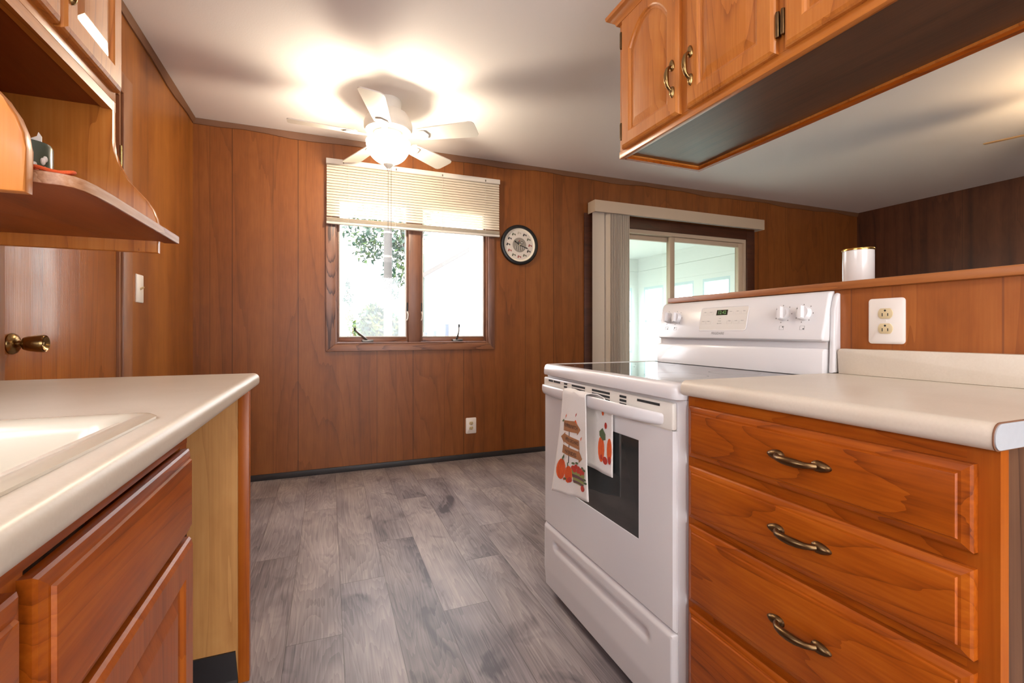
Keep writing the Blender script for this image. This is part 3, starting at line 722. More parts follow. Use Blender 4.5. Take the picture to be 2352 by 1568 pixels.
def plant(name, label, cat, loc, blobs, trunk, mats, size):
    t = thing(name, label, cat, loc)
    m = MB()
    for (c, r, n) in blobs: foliage(m, c, r, n, size, mats, rnd)
    m.build('foliage', t, smooth=0, recalc=False)
    if trunk:
        m = MB()
        for pts, rr_ in trunk: m.tube(pts, rr_, M_bark, 8)
        m.build('trunk', t)
plant('tree', 'tall leafy tree behind the utility pole', 'tree', (3.2, 19, -.3),
      [((1.9, 18.5, 4.9), (1.5, 1.0, 1.1), 700), ((2.75, 19, 3.6), (.8, .8, 1.5), 620), ((2.75, 19, 5.6), (1.6, 1, 1.2), 420), ((1.3, 18.5, 4.2), (.6, .6, .6), 120), ((3.0, 19, 2.2), (.3, .3, .5), 50)],
      [([(3.3, 19, -.3), (3.2, 19, 3), (2.6, 19, 6)], [.2, .16, .08])], [M_leaf[1], M_leaf[1], M_leaf[0]], .13)
plant('shrub', 'round green shrub at the foot of the utility pole', 'shrub', (1.35, 15.6, -.3),
      [((1.45, 15.6, .9), (.75, .6, 1.05), 2200), ((2.3, 15.8, .6), (.7, .6, 1.0), 1900)], [([(1.3, 15.6, -.3), (1.35, 15.6, .8)], [.05, .03])], M_leaf, .13)
plant('flowering_shrub', 'sparse yellowish shrub at the lower left of the left pane', 'shrub', (.35, 13, -.3),
      [((.62, 13, 1.05), (.13, .12, .42), 60), ((.50, 13, 1.4), (.10, .1, .25), 30), ((.2, 13, .6), (.4, .3, .3), 60)], [([(.5, 13, -.3), (.62, 13, .9), (.46, 13, 1.6)], [.02, .015, .006])], [M_leaf[2], M_leaf[0]], .07)
plant('evergreen', 'small pointed evergreen far off in the left pane', 'tree', (1.1, 30, -.3),
      [((1.1, 30, 3.0), (.35, .3, .55), 110), ((1.1, 30, 3.8), (.16, .15, .5), 60)], [([(1.1, 30, -.3), (1.1, 30, 3.9)], [.08, .02])], [M_leaf[1]], .12)
for k, (yy, lab) in enumerate(((4.6, 'green hedge bush outside the nearer sunroom windows'), (7.0, 'green hedge bush outside the farther sunroom windows'))):
    plant('hedge_bush', lab, 'shrub', (8.2, yy, -.3), [((8.2, yy, .35), (.7, 1.1, .8), 700)], [([(8.2, yy, -.3), (8.2, yy, .4)], [.05, .03])], [M_leaf[0], M_leaf[1]], .13)
nb = thing('white_house', 'overexposed white neighbour house seen through the right casement pane', 'house', (4, 10.5, -.3))
M_hw = plain('house_siding', srgb(236, 236, 232), .7)
m = MB(); x0, xm, x9 = 1.93, 4.6, 7.3; ze, zp = 2.2, 3.8
m.prism([(x0, -.3), (x9, -.3), (x9, ze), (xm, zp), (x0, ze)], 1, 10, 14, M_hw); m.build('walls', nb)
m = MB()
m.prism([(x0-.12, ze-.05), (xm, zp+.03), (x9+.12, ze-.05), (x9+.12, ze+.05), (xm, zp+.13), (x0-.12, ze+.05)], 1, 9.85, 14.1, plain('house_roof', srgb(96, 94, 92), .8)); m.build('roof', nb)
MB().tube([(x0-.05, 9.93, ze+.5), (x0-.05, 9.93, -.3)], .03, plain('downspout_grey', srgb(74, 92, 86), .6), 8).build('downspout', nb, 'grey downspout at the corner')
for i, xx in enumerate((1.60, 1.77, 1.99)):
    tag(B(xx-.03, xx+.03, 8.2, 8.26, -.3, 1.02+.09*(i == 2)+.03*i, plain('post_grey', srgb(84, 92, 106), .7), bev=.004).build('fence_post', loc=None),
        ('grey fence post nearest the centre post of the window', 'middle grey fence post in the right pane', 'tallest grey fence post in the right pane')[i], 'post', 'fence posts')

# ------------------------------------------------------------------ cabinet parts
def panel_loop(x, y0, y1, z0, z1, arch=0, n=12):
    pts = [(x, y0, z0), (x, y1, z0)]
    for k in range(n+1):
        q = k/n; yy = y1+(y0-y1)*q
        zz = z1 - arch*(abs(2*q-1)**2.2)
        pts.append((x, yy, zz))
    return pts
def raised_door(x, sgn, y0, y1, z0, z1, mat, arch=0, st=.052):
    # x = back plane of the door, sgn = outward direction
    m = MB(); LP = []
    for (ins, d, ar) in ((0, 0, 0), (0, .011, 0), (.003, .015, 0), (.010, .019, 0), (st, .019, arch), (st+.004, .0165, arch), (st+.007, .012, arch), (st+.012, .0105, arch), (st+.034, .0165, arch), (st+.037, .0172, arch)):
        LP.append(panel_loop(x+sgn*d, y0+ins, y1-ins, z0+ins, z1-ins, ar*(1 if ins >= st else 0)))
    m.loops(LP, mat); return m
def drawer_front(x, sgn, y0, y1, z0, z1, mat):
    m = MB(); LP = []
    for (ins, d) in ((0, 0), (0, .010), (.003, .0125), (.011, .0155), (.0145, .0157), (.016, .0190), (.018, .0195)):
        LP.append(panel_loop(x+sgn*d, y0+ins, y1-ins, z0+ins, z1-ins, 0, 2))
    m.loops(LP, mat); return m
def pull(p, along, out, mat, ln=.100):
    # bail pull centred at p (on the surface); along / out unit vectors
    p = Vector(p); a = Vector(along); o = Vector(out); m = MB(); h = ln/2
    pts = [p-a*h*.74+o*.004, p-a*h*.66+o*.012, p-a*h*.52+o*.019, p-a*h*.25+o*.0225, p+o*.0235, p+a*h*.25+o*.0225, p+a*h*.52+o*.019, p+a*h*.66+o*.012, p+a*h*.74+o*.004]
    m.tube(pts, [.0058, .0054, .0056, .0074, .0078, .0074, .0056, .0054, .0058], mat, 12)
    side = a.cross(o)
    for sg in (-1, 1):
        c = p+a*sg*h*.84; LP = []
        for d, k in ((0, 1), (.004, .95), (.008, .62), (.0095, .2)):
            LP.append([c+a*(math.cos(2*PI*i/16)*.0180*k)+side*(math.sin(2*PI*i/16)*.0098*k*(1-.28*sg*math.cos(2*PI*i/16)))+o*d for i in range(16)])
        m.loops(LP, mat)
        for r in (-.14, .14):
            q = p+a*sg*h*.5
    for q in (-.47, .47):
        c = p+a*h*q+o*.0195; m.lathe([(.0, 0), (.001, 0)], c, mat, 2, 4) if False else None
    return m

# ------------------------------------------------------------------ right upper cabinet
uc = thing('wall_cabinet', 'wood hanging cabinet in a lighter lit tone with arched doors at upper right', 'cabinet', (1.185, .78, 1.675), 'hanging cabinets')
ux0, ux1, uy0, uy1, uz0, uz1 = 1.0, 1.37, .10, 1.44, 1.675, 2.19
m = MB()
m.box(ux0+.02, ux0+.038, uy0, uy1-.018, uz0+.022, uz1, M_cabLitV)          # hidden back of the face
m.box(ux0+.02, ux1, uy1-.018, uy1, uz0+.004, uz1, M_cabLitV)       # end
m.box(ux0+.02, ux1, uy0, uy0+.018, uz0+.004, uz1, M_cabLitV)
m.box(ux1-.018, ux1, uy0+.018, uy1-.018, uz0+.004, uz1, M_cabLitV)
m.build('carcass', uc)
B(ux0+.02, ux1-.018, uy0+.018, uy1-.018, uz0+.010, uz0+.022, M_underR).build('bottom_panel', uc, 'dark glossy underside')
m = MB(); m.box(ux1-.014, ux1+.003, uy0, uy1, uz0-.004, uz0+.004, M_cabShadeY); m.box(ux0+.02, ux1-.014, uy1-.014, uy1, uz0-.004, uz0+.004, M_cabShadeY); m.build('bottom_edge', uc)
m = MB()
m.box(ux0, ux0+.02, uy0, uy1+.006, uz0-.003, uz0+.022, M_cabLitY, bev=.0015)
m.box(ux0, ux0+.02, uy0, uy1, uz1-.04, uz1, M_cabLitY)
for (a, b) in ((1.405, 1.44), (1.072, 1.128), (.756, .806), (.435, .485), (.10, .135)): m.box(ux0, ux0+.02, a, b, uz0+.022, uz1-.04, M_cabLitV)
m.build('face_frame', uc)
m = MB()
prof = [(0, 0), (-.010, .002), (-.014, .012), (-.030, .026), (-.038, .030), (-.040, .042), (0, .042)]
def crown(m, pts):
    LP = []
    for (px, py, nx, ny) in pts: LP.append([(px+nx*-q[0], py+ny*-q[0], uz1-.030+q[1]) for q in prof])
    m.loops(LP, M_cabLitY)
crown(m, [(ux0, uy0, -1, 0), (ux0, uy1, -1, 1), (ux1, uy1, 1, 1), (ux1, uy0, 1, 0)])
m.build('crown_moulding', uc)
UD = [(1.118, 1.412, 1), (.792, 1.085, -1), (.475, .768, 1), (.140, .445, -1)]
for (a, b, hs) in UD:
    d = raised_door(ux0, -1, a, b, uz0+.020, uz1-.032, M_cabLitV, arch=.075, st=.046).build('door', uc, smooth=16)
    hy = a+.022 if hs == 1 else b-.022
    pull((ux0-.019, hy, uz0+.135), (0, 0, 1), (-1, 0, 0), M_brass, .098).build('handle', d, 'antique brass pull')
    ey = b if hs == 1 else a; s = 1 if hs == 1 else -1
    for zz in (uz0+.085, uz1-.10):
        m = MB(); m.lathe([(.0045, -.03), (.0055, -.024), (.0055, .024), (.0045, .03)], (ux0-.012, ey+s*.005, zz), M_bronze, 2, 10)
        m.prism([(ey+s*.004, zz-.026), (ey+s*.016, zz-.010), (ey+s*.018, zz), (ey+s*.016, zz+.010), (ey+s*.004, zz+.026)], 0, ux0-.003, ux0, M_bronze)
        m.build('hinge', d, 'bronze hinge')
struct(B(ux0+.08, ux1-.05, uy0, uy1-.09, uz1+.0, CEIL, M_ceil).build('trim_4'), 'white soffit over the hanging cabinet', 'soffit')

# ------------------------------------------------------------------ left upper cabinet and shelf
lc = thing('wall_cabinet', 'wood cabinet in a lighter lit tone with raised panel doors at upper left', 'cabinet', (-.667, 1.17, 1.609), 'hanging cabinets')
lx1, ly0, ly1, lz0, lz1 = -.499, .885, 1.452, 1.609, 2.19
m = MB()
m.box(XL, lx1-.02, ly0, ly0+.016, lz0, lz1, M_cabLitV); m.box(XL, lx1-.02, ly1-.016, ly1, lz0, lz1, M_cabLitV)
m.box(XL, lx1-.02, ly0+.016, ly1-.016, lz1-.016, lz1, M_cabLitV); m.box(XL, lx1-.02, ly0+.016, ly1-.016, lz0+.004, lz0+.02, M_underL)
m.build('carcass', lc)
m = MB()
m.box(lx1-.02, lx1, ly0, ly1, lz0, lz0+.034, M_cabLitY, bev=.001); m.box(lx1-.02, lx1, ly0, ly1, lz1-.034, lz1, M_cabLitY)
for (a, b) in ((ly0, ly0+.03), (1.152, 1.182), (ly1-.03, ly1)): m.box(lx1-.02, lx1, a, b, lz0+.034, lz1-.034, M_cabLitV)
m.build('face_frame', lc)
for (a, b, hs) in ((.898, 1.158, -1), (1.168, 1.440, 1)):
    d = raised_door(lx1, 1, a, b, lz0+.022, lz1-.02, M_cabLitV, arch=.075, st=.046).build('door', lc, smooth=16)
    hy = b-.022 if hs == -1 else a+.022
    pull((lx1+.019, hy, lz0+.140), (0, 0, 1), (1, 0, 0), M_brass, .098).build('handle', d, 'antique brass pull')
sh = thing('display_shelf', 'wood under-cabinet shelf in a lighter lit tone with curved side panels at left', 'shelf', (-.6, 1.17, 1.236))
def s_curve(z0=1.236, z1=1.6085):
    # outline in (x,z): wall edge, bottom, bulge at the front foot, sweep back to the cabinet front
    pts = [(XL, z1), (XL, z0), (-.4057, z0), (-.4057, 1.300)]
    ctrl = [(-.4057, 1.300), (-.408, 1.322), (-.416, 1.345), (-.430, 1.368), (-.448, 1.390), (-.467, 1.412), (-.482, 1.434), (-.492, 1.458), (-.497, 1.484), (-.499, 1.51), (-.499, z1)]
    return pts+ctrl[1:]
for (a, b) in ((.877, .897), (1.432, 1.452)):
    MB().prism(s_curve(), 1, a, b, M_cabLitV, bev=.003).build('side_panel', sh)
m = MB(); zt, zb = 1.285, 1.265
outl = [(XL, .899), (-.426, .899), (-.426, .934), (-.412, .937), (-.394, .941), (-.381, .950), (-.374, .968), (-.370, 1.0), (-.368, 1.06), (-.368, 1.448), (-.368, 1.458), (-.4, 1.458), (-.4, 1.430), (XL, 1.430)]
M_shelf_edge = wood('worn_edge', srgb(150, 96, 60), srgb(186, 136, 100), srgb(214, 186, 164), axis=1, rough=.45, ring=6, ringamt=.3, fine=.7)
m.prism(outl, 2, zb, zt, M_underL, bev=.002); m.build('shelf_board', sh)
LP = []
for (px, py) in outl[2:11]:
    nx = .0012; LP.append([(px+nx-.004, py, zb+.0008), (px+nx, py, zb+.001), (px+nx, py, zt-.001), (px+nx-.004, py, zt-.0008)])
MB().loops(LP, M_shelf_edge).build('front_edge', sh, 'worn pale front edge')
B(XL, -.410, 1.434, 1.450, 1.236, 1.2645, M_cabShadeY).build('bottom_rail', sh) if False else None
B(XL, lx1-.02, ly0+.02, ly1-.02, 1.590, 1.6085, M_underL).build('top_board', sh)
B(lx1-.02, lx1-.0005, ly0-.005, ly1, 1.585, 1.6085, M_cabLitY).build('top_rail', sh)

jar = thing('ceramic_mug', 'dark green mug with white flower motif on the left shelf', 'mug', (-.585, 1.12, 1.285))
M_jarg = plain('dark_green_glaze', srgb(64, 72, 58), .25)
jc = (-.478, 1.042, 1.2855)
MB().lathe([(.028, 0), (.031, .003), (.031, .066), (.028, .072), (.024, .072), (.0235, .066), (.0235, .004)], jc, M_jarg, n=32).build('cup', jar)
m = MB()
mw = plain('white_motif', srgb(222, 214, 206), .4)
for k in range(10):
    a = math.radians(-42+rnd.uniform(-16, 16)); z = jc[2]+rnd.uniform(.005, .045)
    m.ell((jc[0]+.0311*math.cos(a), jc[1]+.0311*math.sin(a), z), (.0035, .0035, rnd.uniform(.003, .006)), mw, 8, 6)
m.build('flower_motif', jar)
m = MB()
pp = (-.472, 1.045, 1.352)
m.prism([(pp[0]-.014, pp[2]), (pp[0]+.010, pp[2]), (pp[0]+.010, pp[2]+.020), (pp[0]+.006, pp[2]+.027), (pp[0]+.004, pp[2]+.020), (pp[0]-.014, pp[2]+.010)], 1, pp[1]-.001, pp[1]+.001, mw)
tag(m.build('paper_slip', loc=(pp[0], pp[1], pp[2])), 'cream curled paper slip standing in the green mug', 'paper')
m = MB(); cz = 1.2885; pts = []
for k in range(40):
    a = 2*PI*k/39; pts.append((-.410+.024*math.cos(a), .962+.012*math.sin(a)+.003*math.sin(3*a), cz+.003*(1+math.sin(a*2+.5))))
m.tube(pts, .0032, plain('orange_cord', srgb(224, 92, 40), .7, bump=.6, bscale=500), 8)
tag(m.build('orange_cord', loc=(-.41, .962, 1.285)), 'looped orange cord lying on the left shelf', 'cord')

# ------------------------------------------------------------------ left base cabinet
bc = thing('base_cabinet', 'wood sink base cabinet in a redder shaded tone under the left counter', 'cabinet', (-.52, 0, 0), 'base cabinets')
cx1, cy0, cy1 = -.234, -1.2, .956
m = MB()
m.box(XL, cx1-.02, cy0, cy1, .10, .16, M_cabShadeV); m.box(XL, cx1-.02, cy1-.016, cy1, .16, .8685, M_cabShadeV); m.box(XL, cx1-.02, cy0, cy0+.016, .16, .8685, M_cabShadeV)
m.box(XL, XL+.01, cy0+.016, cy1-.016, .16, .8685, M_cabShadeV); m.box(XL+.01, cx1-.08, cy0, cy1, 0, .10, M_cove); m.build('carcass', bc)
m = MB(); m.box(cx1-.02, cx1, cy0, cy1+.02, .838, .8685, M_cabShadeY); m.box(cx1-.02, cx1, cy0, cy1+.02, .658, .690, M_cabShadeY); m.box(cx1-.02, cx1, cy0, cy1+.02, .10, .135, M_cabShadeY)
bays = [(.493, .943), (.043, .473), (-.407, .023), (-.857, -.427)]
for k, yy in enumerate((.935, .464, .014, -.436, -.886)): m.box(cx1-.0195, cx1, yy-.0, yy+.038, .135, .838, M_cabShadeV)
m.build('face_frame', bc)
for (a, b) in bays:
    drawer_front(cx1, 1, a, b, .6935, .8345, M_cabShadeY).build('false_front', bc, smooth=16)
    d = raised_door(cx1, 1, a, b, .115, .6835, M_cabShadeV, arch=0, st=.05).build('door', bc, smooth=16)
ep = thing('end_panel', 'light raw wood end panel with brown edge strip under the left counter end', 'panel', (-.5, 1.575, 0))
B(XL, -.248, 1.568, 1.586, 0, .8705, M_rawV).build('board', ep)
B(-.2478, -.219, 1.562, 1.588, 0, .8705, M_cabShadeV, bev=.001).build('edge_strip', ep, 'chipped red brown edge strip')
m = MB(); m.prism([(-.62, 0), (-.248, 0), (-.255, .095), (-.62, .095)], 1, 1.562, 1.568, M_cove)
m.prism([(1.553, 0), (1.562, 0), (1.562, .012), (1.557, .005)], 0, -.62, -.25, M_cove); m.build('cove_base', ep, 'black vinyl cove base')

def counter_prof(xf, xb, zt, zb, r=.012, sgn=1):
    # front edge at xf, sgn +1 when the front faces +x ; returns (x,z) outline with rolled front
    pts = [(xb, zb)]; n = 6
    for k in range(n+1):
        a = -PI/2+PI/2*k/n; pts.append((xf-sgn*(r-r*math.cos(a)), zb+r+r*math.sin(a)))
    for k in range(n+1):
        a = PI/2*k/n; pts.append((xf-sgn*(r*1.35-r*1.35*math.cos(a)), zt-r*1.35+r*1.35*math.sin(a)))
    pts.append((xb, zt)); return pts
ct = thing('countertop', 'cream laminate counter with sink at left', 'countertop', (-.5, 0, .8715), 'laminate counters')
m = MB(); zt, zb = .9090, .8715
m.prism(counter_prof(-.1955, -.272, zt, zb), 1, -1.2, 1.588, M_lam, bev=.0)
m.box(XL, -.272, .81, 1.588, zb, zt, M_lam); m.box(XL, -.272, -1.2, -.02, zb, zt, M_lam); m.box(XL, -.745, -.02, .81, zb, zt, M_lam)
m.build('worktop', ct)
MB().prism(counter_prof(-.1957, XL, zt-.0002, zb+.0002), 1, 1.588, 1.5905, M_lam).build('end_cap', ct)
sk = thing('kitchen_sink', 'white enamel drop-in sink in the left counter', 'sink', (-.49, .39, .75))
def rrect(x0, x1, y0, y1, r, z, n=6):
    out = []
    for (cx_, cy_, a0) in ((x1-r, y0+r, -PI/2), (x1-r, y1-r, 0), (x0+r, y1-r, PI/2), (x0+r, y0+r, PI)):
        for k in range(n):
            a = a0+PI/2*k/(n-1); out.append((cx_+r*math.cos(a), cy_+r*math.sin(a), z))
    return out
sx0, sx1, sy0, sy1 = -.785, -.232, -.06, .838
LP = []
for ins, z, r in ((0, .9092, .028), (0, .9125, .028), (.005, .9160, .026), (.014, .9167, .024), (.022, .9145, .022), (.03, .9085, .04), (.036, .895, .05), (.044, .855, .055), (.055, .775, .06), (.085, .750, .06)):
    LP.append(rrect(sx0+ins, sx1-ins, sy0+ins, sy1-ins, r, z))
MB().loops(LP, M_sinkm, False, True).build('basin', sk, recalc=False)
MB().lathe([(.0, .001), (.035, .001), (.042, .003), (.042, 0)], (-.5, .37, .750), M_steel, 2, 24).build('drain', sk, 'grey metal drain')

# ------------------------------------------------------------------ right drawer base and counter
rb = thing('drawer_cabinet', 'wood base cabinet in a redder shaded tone with four drawers beside the range', 'cabinet', (1.07, .60, 0), 'base cabinets')
fx = .811; ry0, ry1 = .325, .885
m = MB()
m.box(fx+.02, 1.34, ry0+.006, ry0+.022, 0, .880, M_walnut); m.box(fx+.02, 1.34, ry1-.016, ry1, .10, .880, M_cabShadeV)
m.box(fx+.02, 1.34, ry0+.022, ry1-.016, .10, .118, M_cabShadeV); m.box(1.33, 1.34, ry0+.022, ry1-.016, .118, .88, M_cabShadeV); m.build('carcass', rb, 'walnut brown side')
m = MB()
m.box(fx, fx+.02, ry0, ry0+.034, .10, .880, M_cabShadeV); m.box(fx, fx+.02, ry1-.02, ry1, .10, .880, M_cabShadeV)
for (a, b) in ((.845, .880), (.706, .748), (.566, .604), (.366, .405), (.10, .125)): m.box(fx, fx+.02, ry0+.034, ry1-.02, a, b, M_cabShadeY)
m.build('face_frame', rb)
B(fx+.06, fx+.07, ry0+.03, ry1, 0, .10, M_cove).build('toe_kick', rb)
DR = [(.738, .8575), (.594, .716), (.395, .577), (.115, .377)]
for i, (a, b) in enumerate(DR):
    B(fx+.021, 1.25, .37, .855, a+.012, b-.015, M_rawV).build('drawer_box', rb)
    d = drawer_front(fx, -1, .3475, .872, a, b, M_cabShadeY).build('drawer_front', rb, smooth=16)
    zc = {0: .801, 1: .660, 2: .487, 3: .25}[i]
    pull((fx-.0195, .590, zc), (0, 1, 0), (-1, 0, 0), M_bronze, .104).build('handle', d, 'dark bronze pull')
rc = thing('countertop', 'cream laminate counter with low backsplash at right of the range', 'countertop', (1.07, .60, .88), 'laminate counters')
zt, zb = .9175, .8810
MB().prism(counter_prof(.787, 1.342, zt, zb, r=.013, sgn=-1), 1, .3235, .8855, M_lam).build('worktop', rc)
m = MB(); m.prism(counter_prof(.7865, 1.342, zt+.0004, zb-.0004, r=.013, sgn=-1), 1, .3220, .3234, M_lam_line)
m.prism(counter_prof(.7882, 1.342, zt-.0012, zb+.0012, r=.013, sgn=-1), 1, .3205, .3221, M_lam_end); m.build('end_cap', rc, 'pale grey end cap with brown edge line')
m = MB()
def rl(y, ins): return None
bs = []
for k in range(6):
    a = PI/2+PI/2*0
poly = [(.3235, zt), (.866, zt), (.869, .978), (.865, .985), (.859, .9875), (.3235, .9875)]
m.prism(poly, 0, 1.322, 1.3445, M_lam, bev=.003); m.build('backsplash', rc)

# ------------------------------------------------------------------ range
st = thing('electric_range', 'white freestanding electric range with black glass top', 'range', (1.08, 1.28, 0))
dx = .797; gy0, gy1 = .893, 1.660
m = MB()
m.box(dx+.012, 1.345, gy0, gy1, .03, .868, M_white, bev=.004); m.box(dx+.05, 1.30, gy0+.03, gy1-.03, .0, .035, M_black)
m.build('body', st)
# cooktop with raised rim
def rtop(ins, z, r): return rrect(.784+ins, 1.31, gy0-.003+ins, gy1+.003-ins, max(r-ins, .004), z)
LP = [rtop(.010, .866, .022), rtop(.002, .8675, .03), rtop(0, .876, .03), rtop(.001, .892, .03), rtop(.006, .903, .028), rtop(.013, .9075, .026), rtop(.026, .9085, .022), rtop(.034, .9055, .02)]
MB().loops(LP, M_white, True, True).build('cooktop_rim', st)
m = MB(); g = rrect(.784+.036, 1.305, gy0+.034, gy1-.034, .012, .9058); m.loops([g, [(p[0], p[1], .9064) for p in g]], M_cook)
gt = m.build('glass_top', st, 'black ceramic glass')
mk = plain('burner_ring', srgb(92, 92, 96), .3)
for (bx_, by_, r) in ((.95, 1.09, .09), (.95, 1.47, .11), (1.18, 1.09, .075), (1.18, 1.47, .075)):
    m = MB(); LP = [[(bx_+q*math.cos(2*PI*i/48), by_+q*math.sin(2*PI*i/48), .90645) for i in range(48)] for q in (r, r-.002)]
    m.loops(LP, mk, False, False); m.build('burner_ring', gt)
# vent trim over the door with slots
vt = B(dx-.004, dx+.012, gy0+.028, gy1+.0, .787, .857, M_whiteW, bev=.006).build('vent_trim', st)
m = MB()
rows = {1: [.8462], 2: [.8462, .8350], 3: [.8462, .8350, .8240]}
for (a, b, k) in ((1.615, 1.578, 1), (1.572, 1.520, 1), (1.490, 1.466, 3), (1.432, 1.342, 2), (1.298, 1.196, 3), (1.145, 1.112, 3), (1.062, .968, 1)):
    for z in rows[k]: B(dx-.0046, dx-.0035, b, a, z-.0034, z+.0034, M_slot).build('vent_slot', vt, 'dark vent slot')
# oven door with window
od = MB(); wy0, wy1, wz0, wz1 = 1.061, 1.520, .460, .735
def frame_loop(x, y0, y1, z0, z1): return [(x, y0, z0), (x, y1, z0), (x, y1, z1), (x, y0, z1)]
LP = [frame_loop(dx+.036, gy0+.026, gy1-.0, .285, .786), frame_loop(dx+.006, gy0+.026, gy1, .285, .786), frame_loop(dx, gy0+.032, gy1-.006, .291, .786), frame_loop(dx, wy0, wy1, wz0, wz1), frame_loop(dx+.002, wy0+.002, wy1-.002, wz0+.002, wz1-.002)]
# (rear of the door sits against the body)
LP = [frame_loop(dx+.0115, gy0+.026, gy1, .285, .786)]+LP[1:]
od.loops(LP, M_white, True, False); door = od.build('oven_door', st)
B(dx+.0015, dx+.004, wy0+.001, wy1-.001, wz0+.001, wz1-.001, M_oven_glass).build('oven_window', door, 'black glass oven window')
B(dx-.0006, dx+.002, gy0+.036, gy1-.02, .7855, .7905, M_whiteW).build('door_top_edge', door)
# handle: bowed flattened bar
m = MB(); LP = []; nh = 28
for k in range(nh+1):
    q = -1+2*k/nh; y = 1.3125-q*.362
    bow = (1-abs(q)**4.5); xc = dx+.006-.052*bow; zc = .8115+.008*bow - .003
    ht = .0185-.004*(1-bow); wd = .0085
    l = []
    for i in range(16):
        a = 2*PI*i/16; ca, sa = math.cos(a), math.sin(a)
        ex = math.copysign(abs(ca)**.7, ca)*wd; ez = math.copysign(abs(sa)**.7, sa)*ht
        l.append((xc+ex, y, zc+ez-ex*.5))
    LP.append(l)
m.loops(LP, M_white); m.build('oven_handle', st)
# storage drawer with a pressed grip
m = MB(); ny, nz = 90, 30; y0, y1, z0, z1 = gy0+.022, gy1+.002, .042, .282; LP = []
def dep(y, z):
    cy_, hw = 1.293, .285; zc = .222; r = .018
    ddy = max(0, abs(y-cy_)-(hw-r)); d = math.hypot(ddy, z-zc)
    t_ = max(0, min(1, (r-d)/.012)); t_ = t_*t_*(3-2*t_)
    e = min(y-y0, y1-y, z1-z, .012); rd = 0 if e >= .012 else .012-math.sqrt(max(0, .012**2-(.012-max(e, 0))**2))
    bot = max(0, .07-(z-z0))*.10
    return .010*t_+rd+bot
vs = []; fs = []
for i in range(ny+1):
    for j in range(nz+1):
        yy = y0+(y1-y0)*i/ny; zz = z0+(z1-z0)*j/nz; vs.append((dx-.004+dep(yy, zz), yy, zz))
for i in range(ny):
    for j in range(nz): a = i*(nz+1)+j; fs.append((a, a+nz+1, a+nz+2, a+1))
m.add(vs, fs, M_white)
m.box(dx+.0095, dx+.0118, y0+.001, y1-.001, z0, z1-.001, M_white)
m.build('storage_drawer', st, smooth=50)
# backguard
m = MB()
m.prism([(1.296, .908), (1.302, .905), (1.345, .905), (1.345, .985), (1.303, .985), (1.297, .978)], 1, gy0-.001, gy1-.06, M_white, bev=.003)
m.box(1.318, 1.343, gy0, gy1-.065, .985, 1.02, M_white)
m.build('backguard', st)
prof = [(1.296, 1.008), (1.345, 1.004), (1.345, 1.150), (1.340, 1.1505), (1.328, 1.150), (1.319, 1.143), (1.291, 1.020), (1.291, 1.012)]
def xf(z): return 1.291+(z-1.020)*(1.319-1.291)/(1.143-1.020)
cp = MB().prism(prof, 1, .888, 1.588, M_white, bev=.006, seg=3).build('control_panel', st)
for (a, b) in ((.872, .887), (1.589, 1.606)):
    MB().prism([(1.312, .9185), (1.345, .9185), (1.345, 1.142), (1.338, 1.144), (1.330, 1.136), (1.322, 1.10)], 1, a, b, M_white, bev=.005).build('side_cap', st)
def on(y, z, d=.0006): return (xf(z)-d, y, z-d*.22)
m = MB(); iy0, iy1, iz0, iz1 = 1.151, 1.362, 1.040, 1.122
def irect(ins, d, r=.007):
    return [on(p[0], p[1], d) for p in [(q[0], q[1]) for q in rrect(iy0+ins, iy1-ins, iz0+ins, iz1-ins, r, 0, 4)]]
m.loops([irect(-.003, .0002, .009), irect(-.001, .0012, .008), irect(.001, .0004)], M_white, False, False)
m.loops([irect(.001, .0004), irect(.001, .0006)], M_panel_in, False, True); m.build('touch_panel', cp)
m = MB()
def quad(ya, yb, za, zb, mat, d=.0010): m.loops([[on(ya, za, d-.0003), on(yb, za, d-.0003), on(yb, zb, d-.0003), on(ya, zb, d-.0003)], [on(ya, za, d), on(yb, za, d), on(yb, zb, d), on(ya, zb, d)]], mat)
quad(1.238, 1.288, 1.0935, 1.1125, M_lcd)
m.build('clock_display', cp, 'dark green clock display')
m = MB(); m.text('12:42', lambda x, y: on(1.263-x, 1.103+y, .0016), .017, M_lcdg, width=.034); m.build('display_digits', cp, 'dim green digits')
m = MB()
M_thin = plain('thin_line', srgb(196, 190, 184), .6)
def word(txt, y, z, size, width=None, mat=M_grey_ink, sh_=0): m.text(txt, lambda a, b: on(y-a, z+b, .0012), size, mat, width, shear=sh_)
for (y, z, w1) in ((1.342, 1.106, 'bake'), (1.314, 1.106, 'broil'), (1.345, 1.073, 'warm'), (1.320, 1.073, 'clean'), (1.224, 1.106, 'timer'), (1.195, 1.106, 'start'), (1.168, 1.106, 'stop'), (1.224, 1.073, 'delay'), (1.196, 1.073, 'cook'), (1.170, 1.073, 'clock')):
    m = MB(); word(w1, y, z, .0055)
    for (a, b, c_, d_) in ((-.011, .011, -.0105, -.0100), (-.011, -.0105, -.0105, .001), (.0105, .011, -.0105, .001)):
        quad(y+a, y+b, z+c_, z+d_, M_thin, .0009)
    m.build('touch_key', cp)
for i, w1 in enumerate(('oven', 'locked', 'door lock')): m = MB(); word(w1, 1.268, 1.082-i*.009, .0052); m.build('indicator_legend', cp)
m = MB(); word('FRIGIDAIRE', 1.268, 1.0285, .0125, width=.058, mat=plain('logo_grey', srgb(128, 122, 120), .5), sh_=.12); m.build('logo', cp, 'grey maker lettering')
KN = [(1.540, 1.091), (1.490, 1.089), (1.020, 1.089), (.953, 1.0885)]
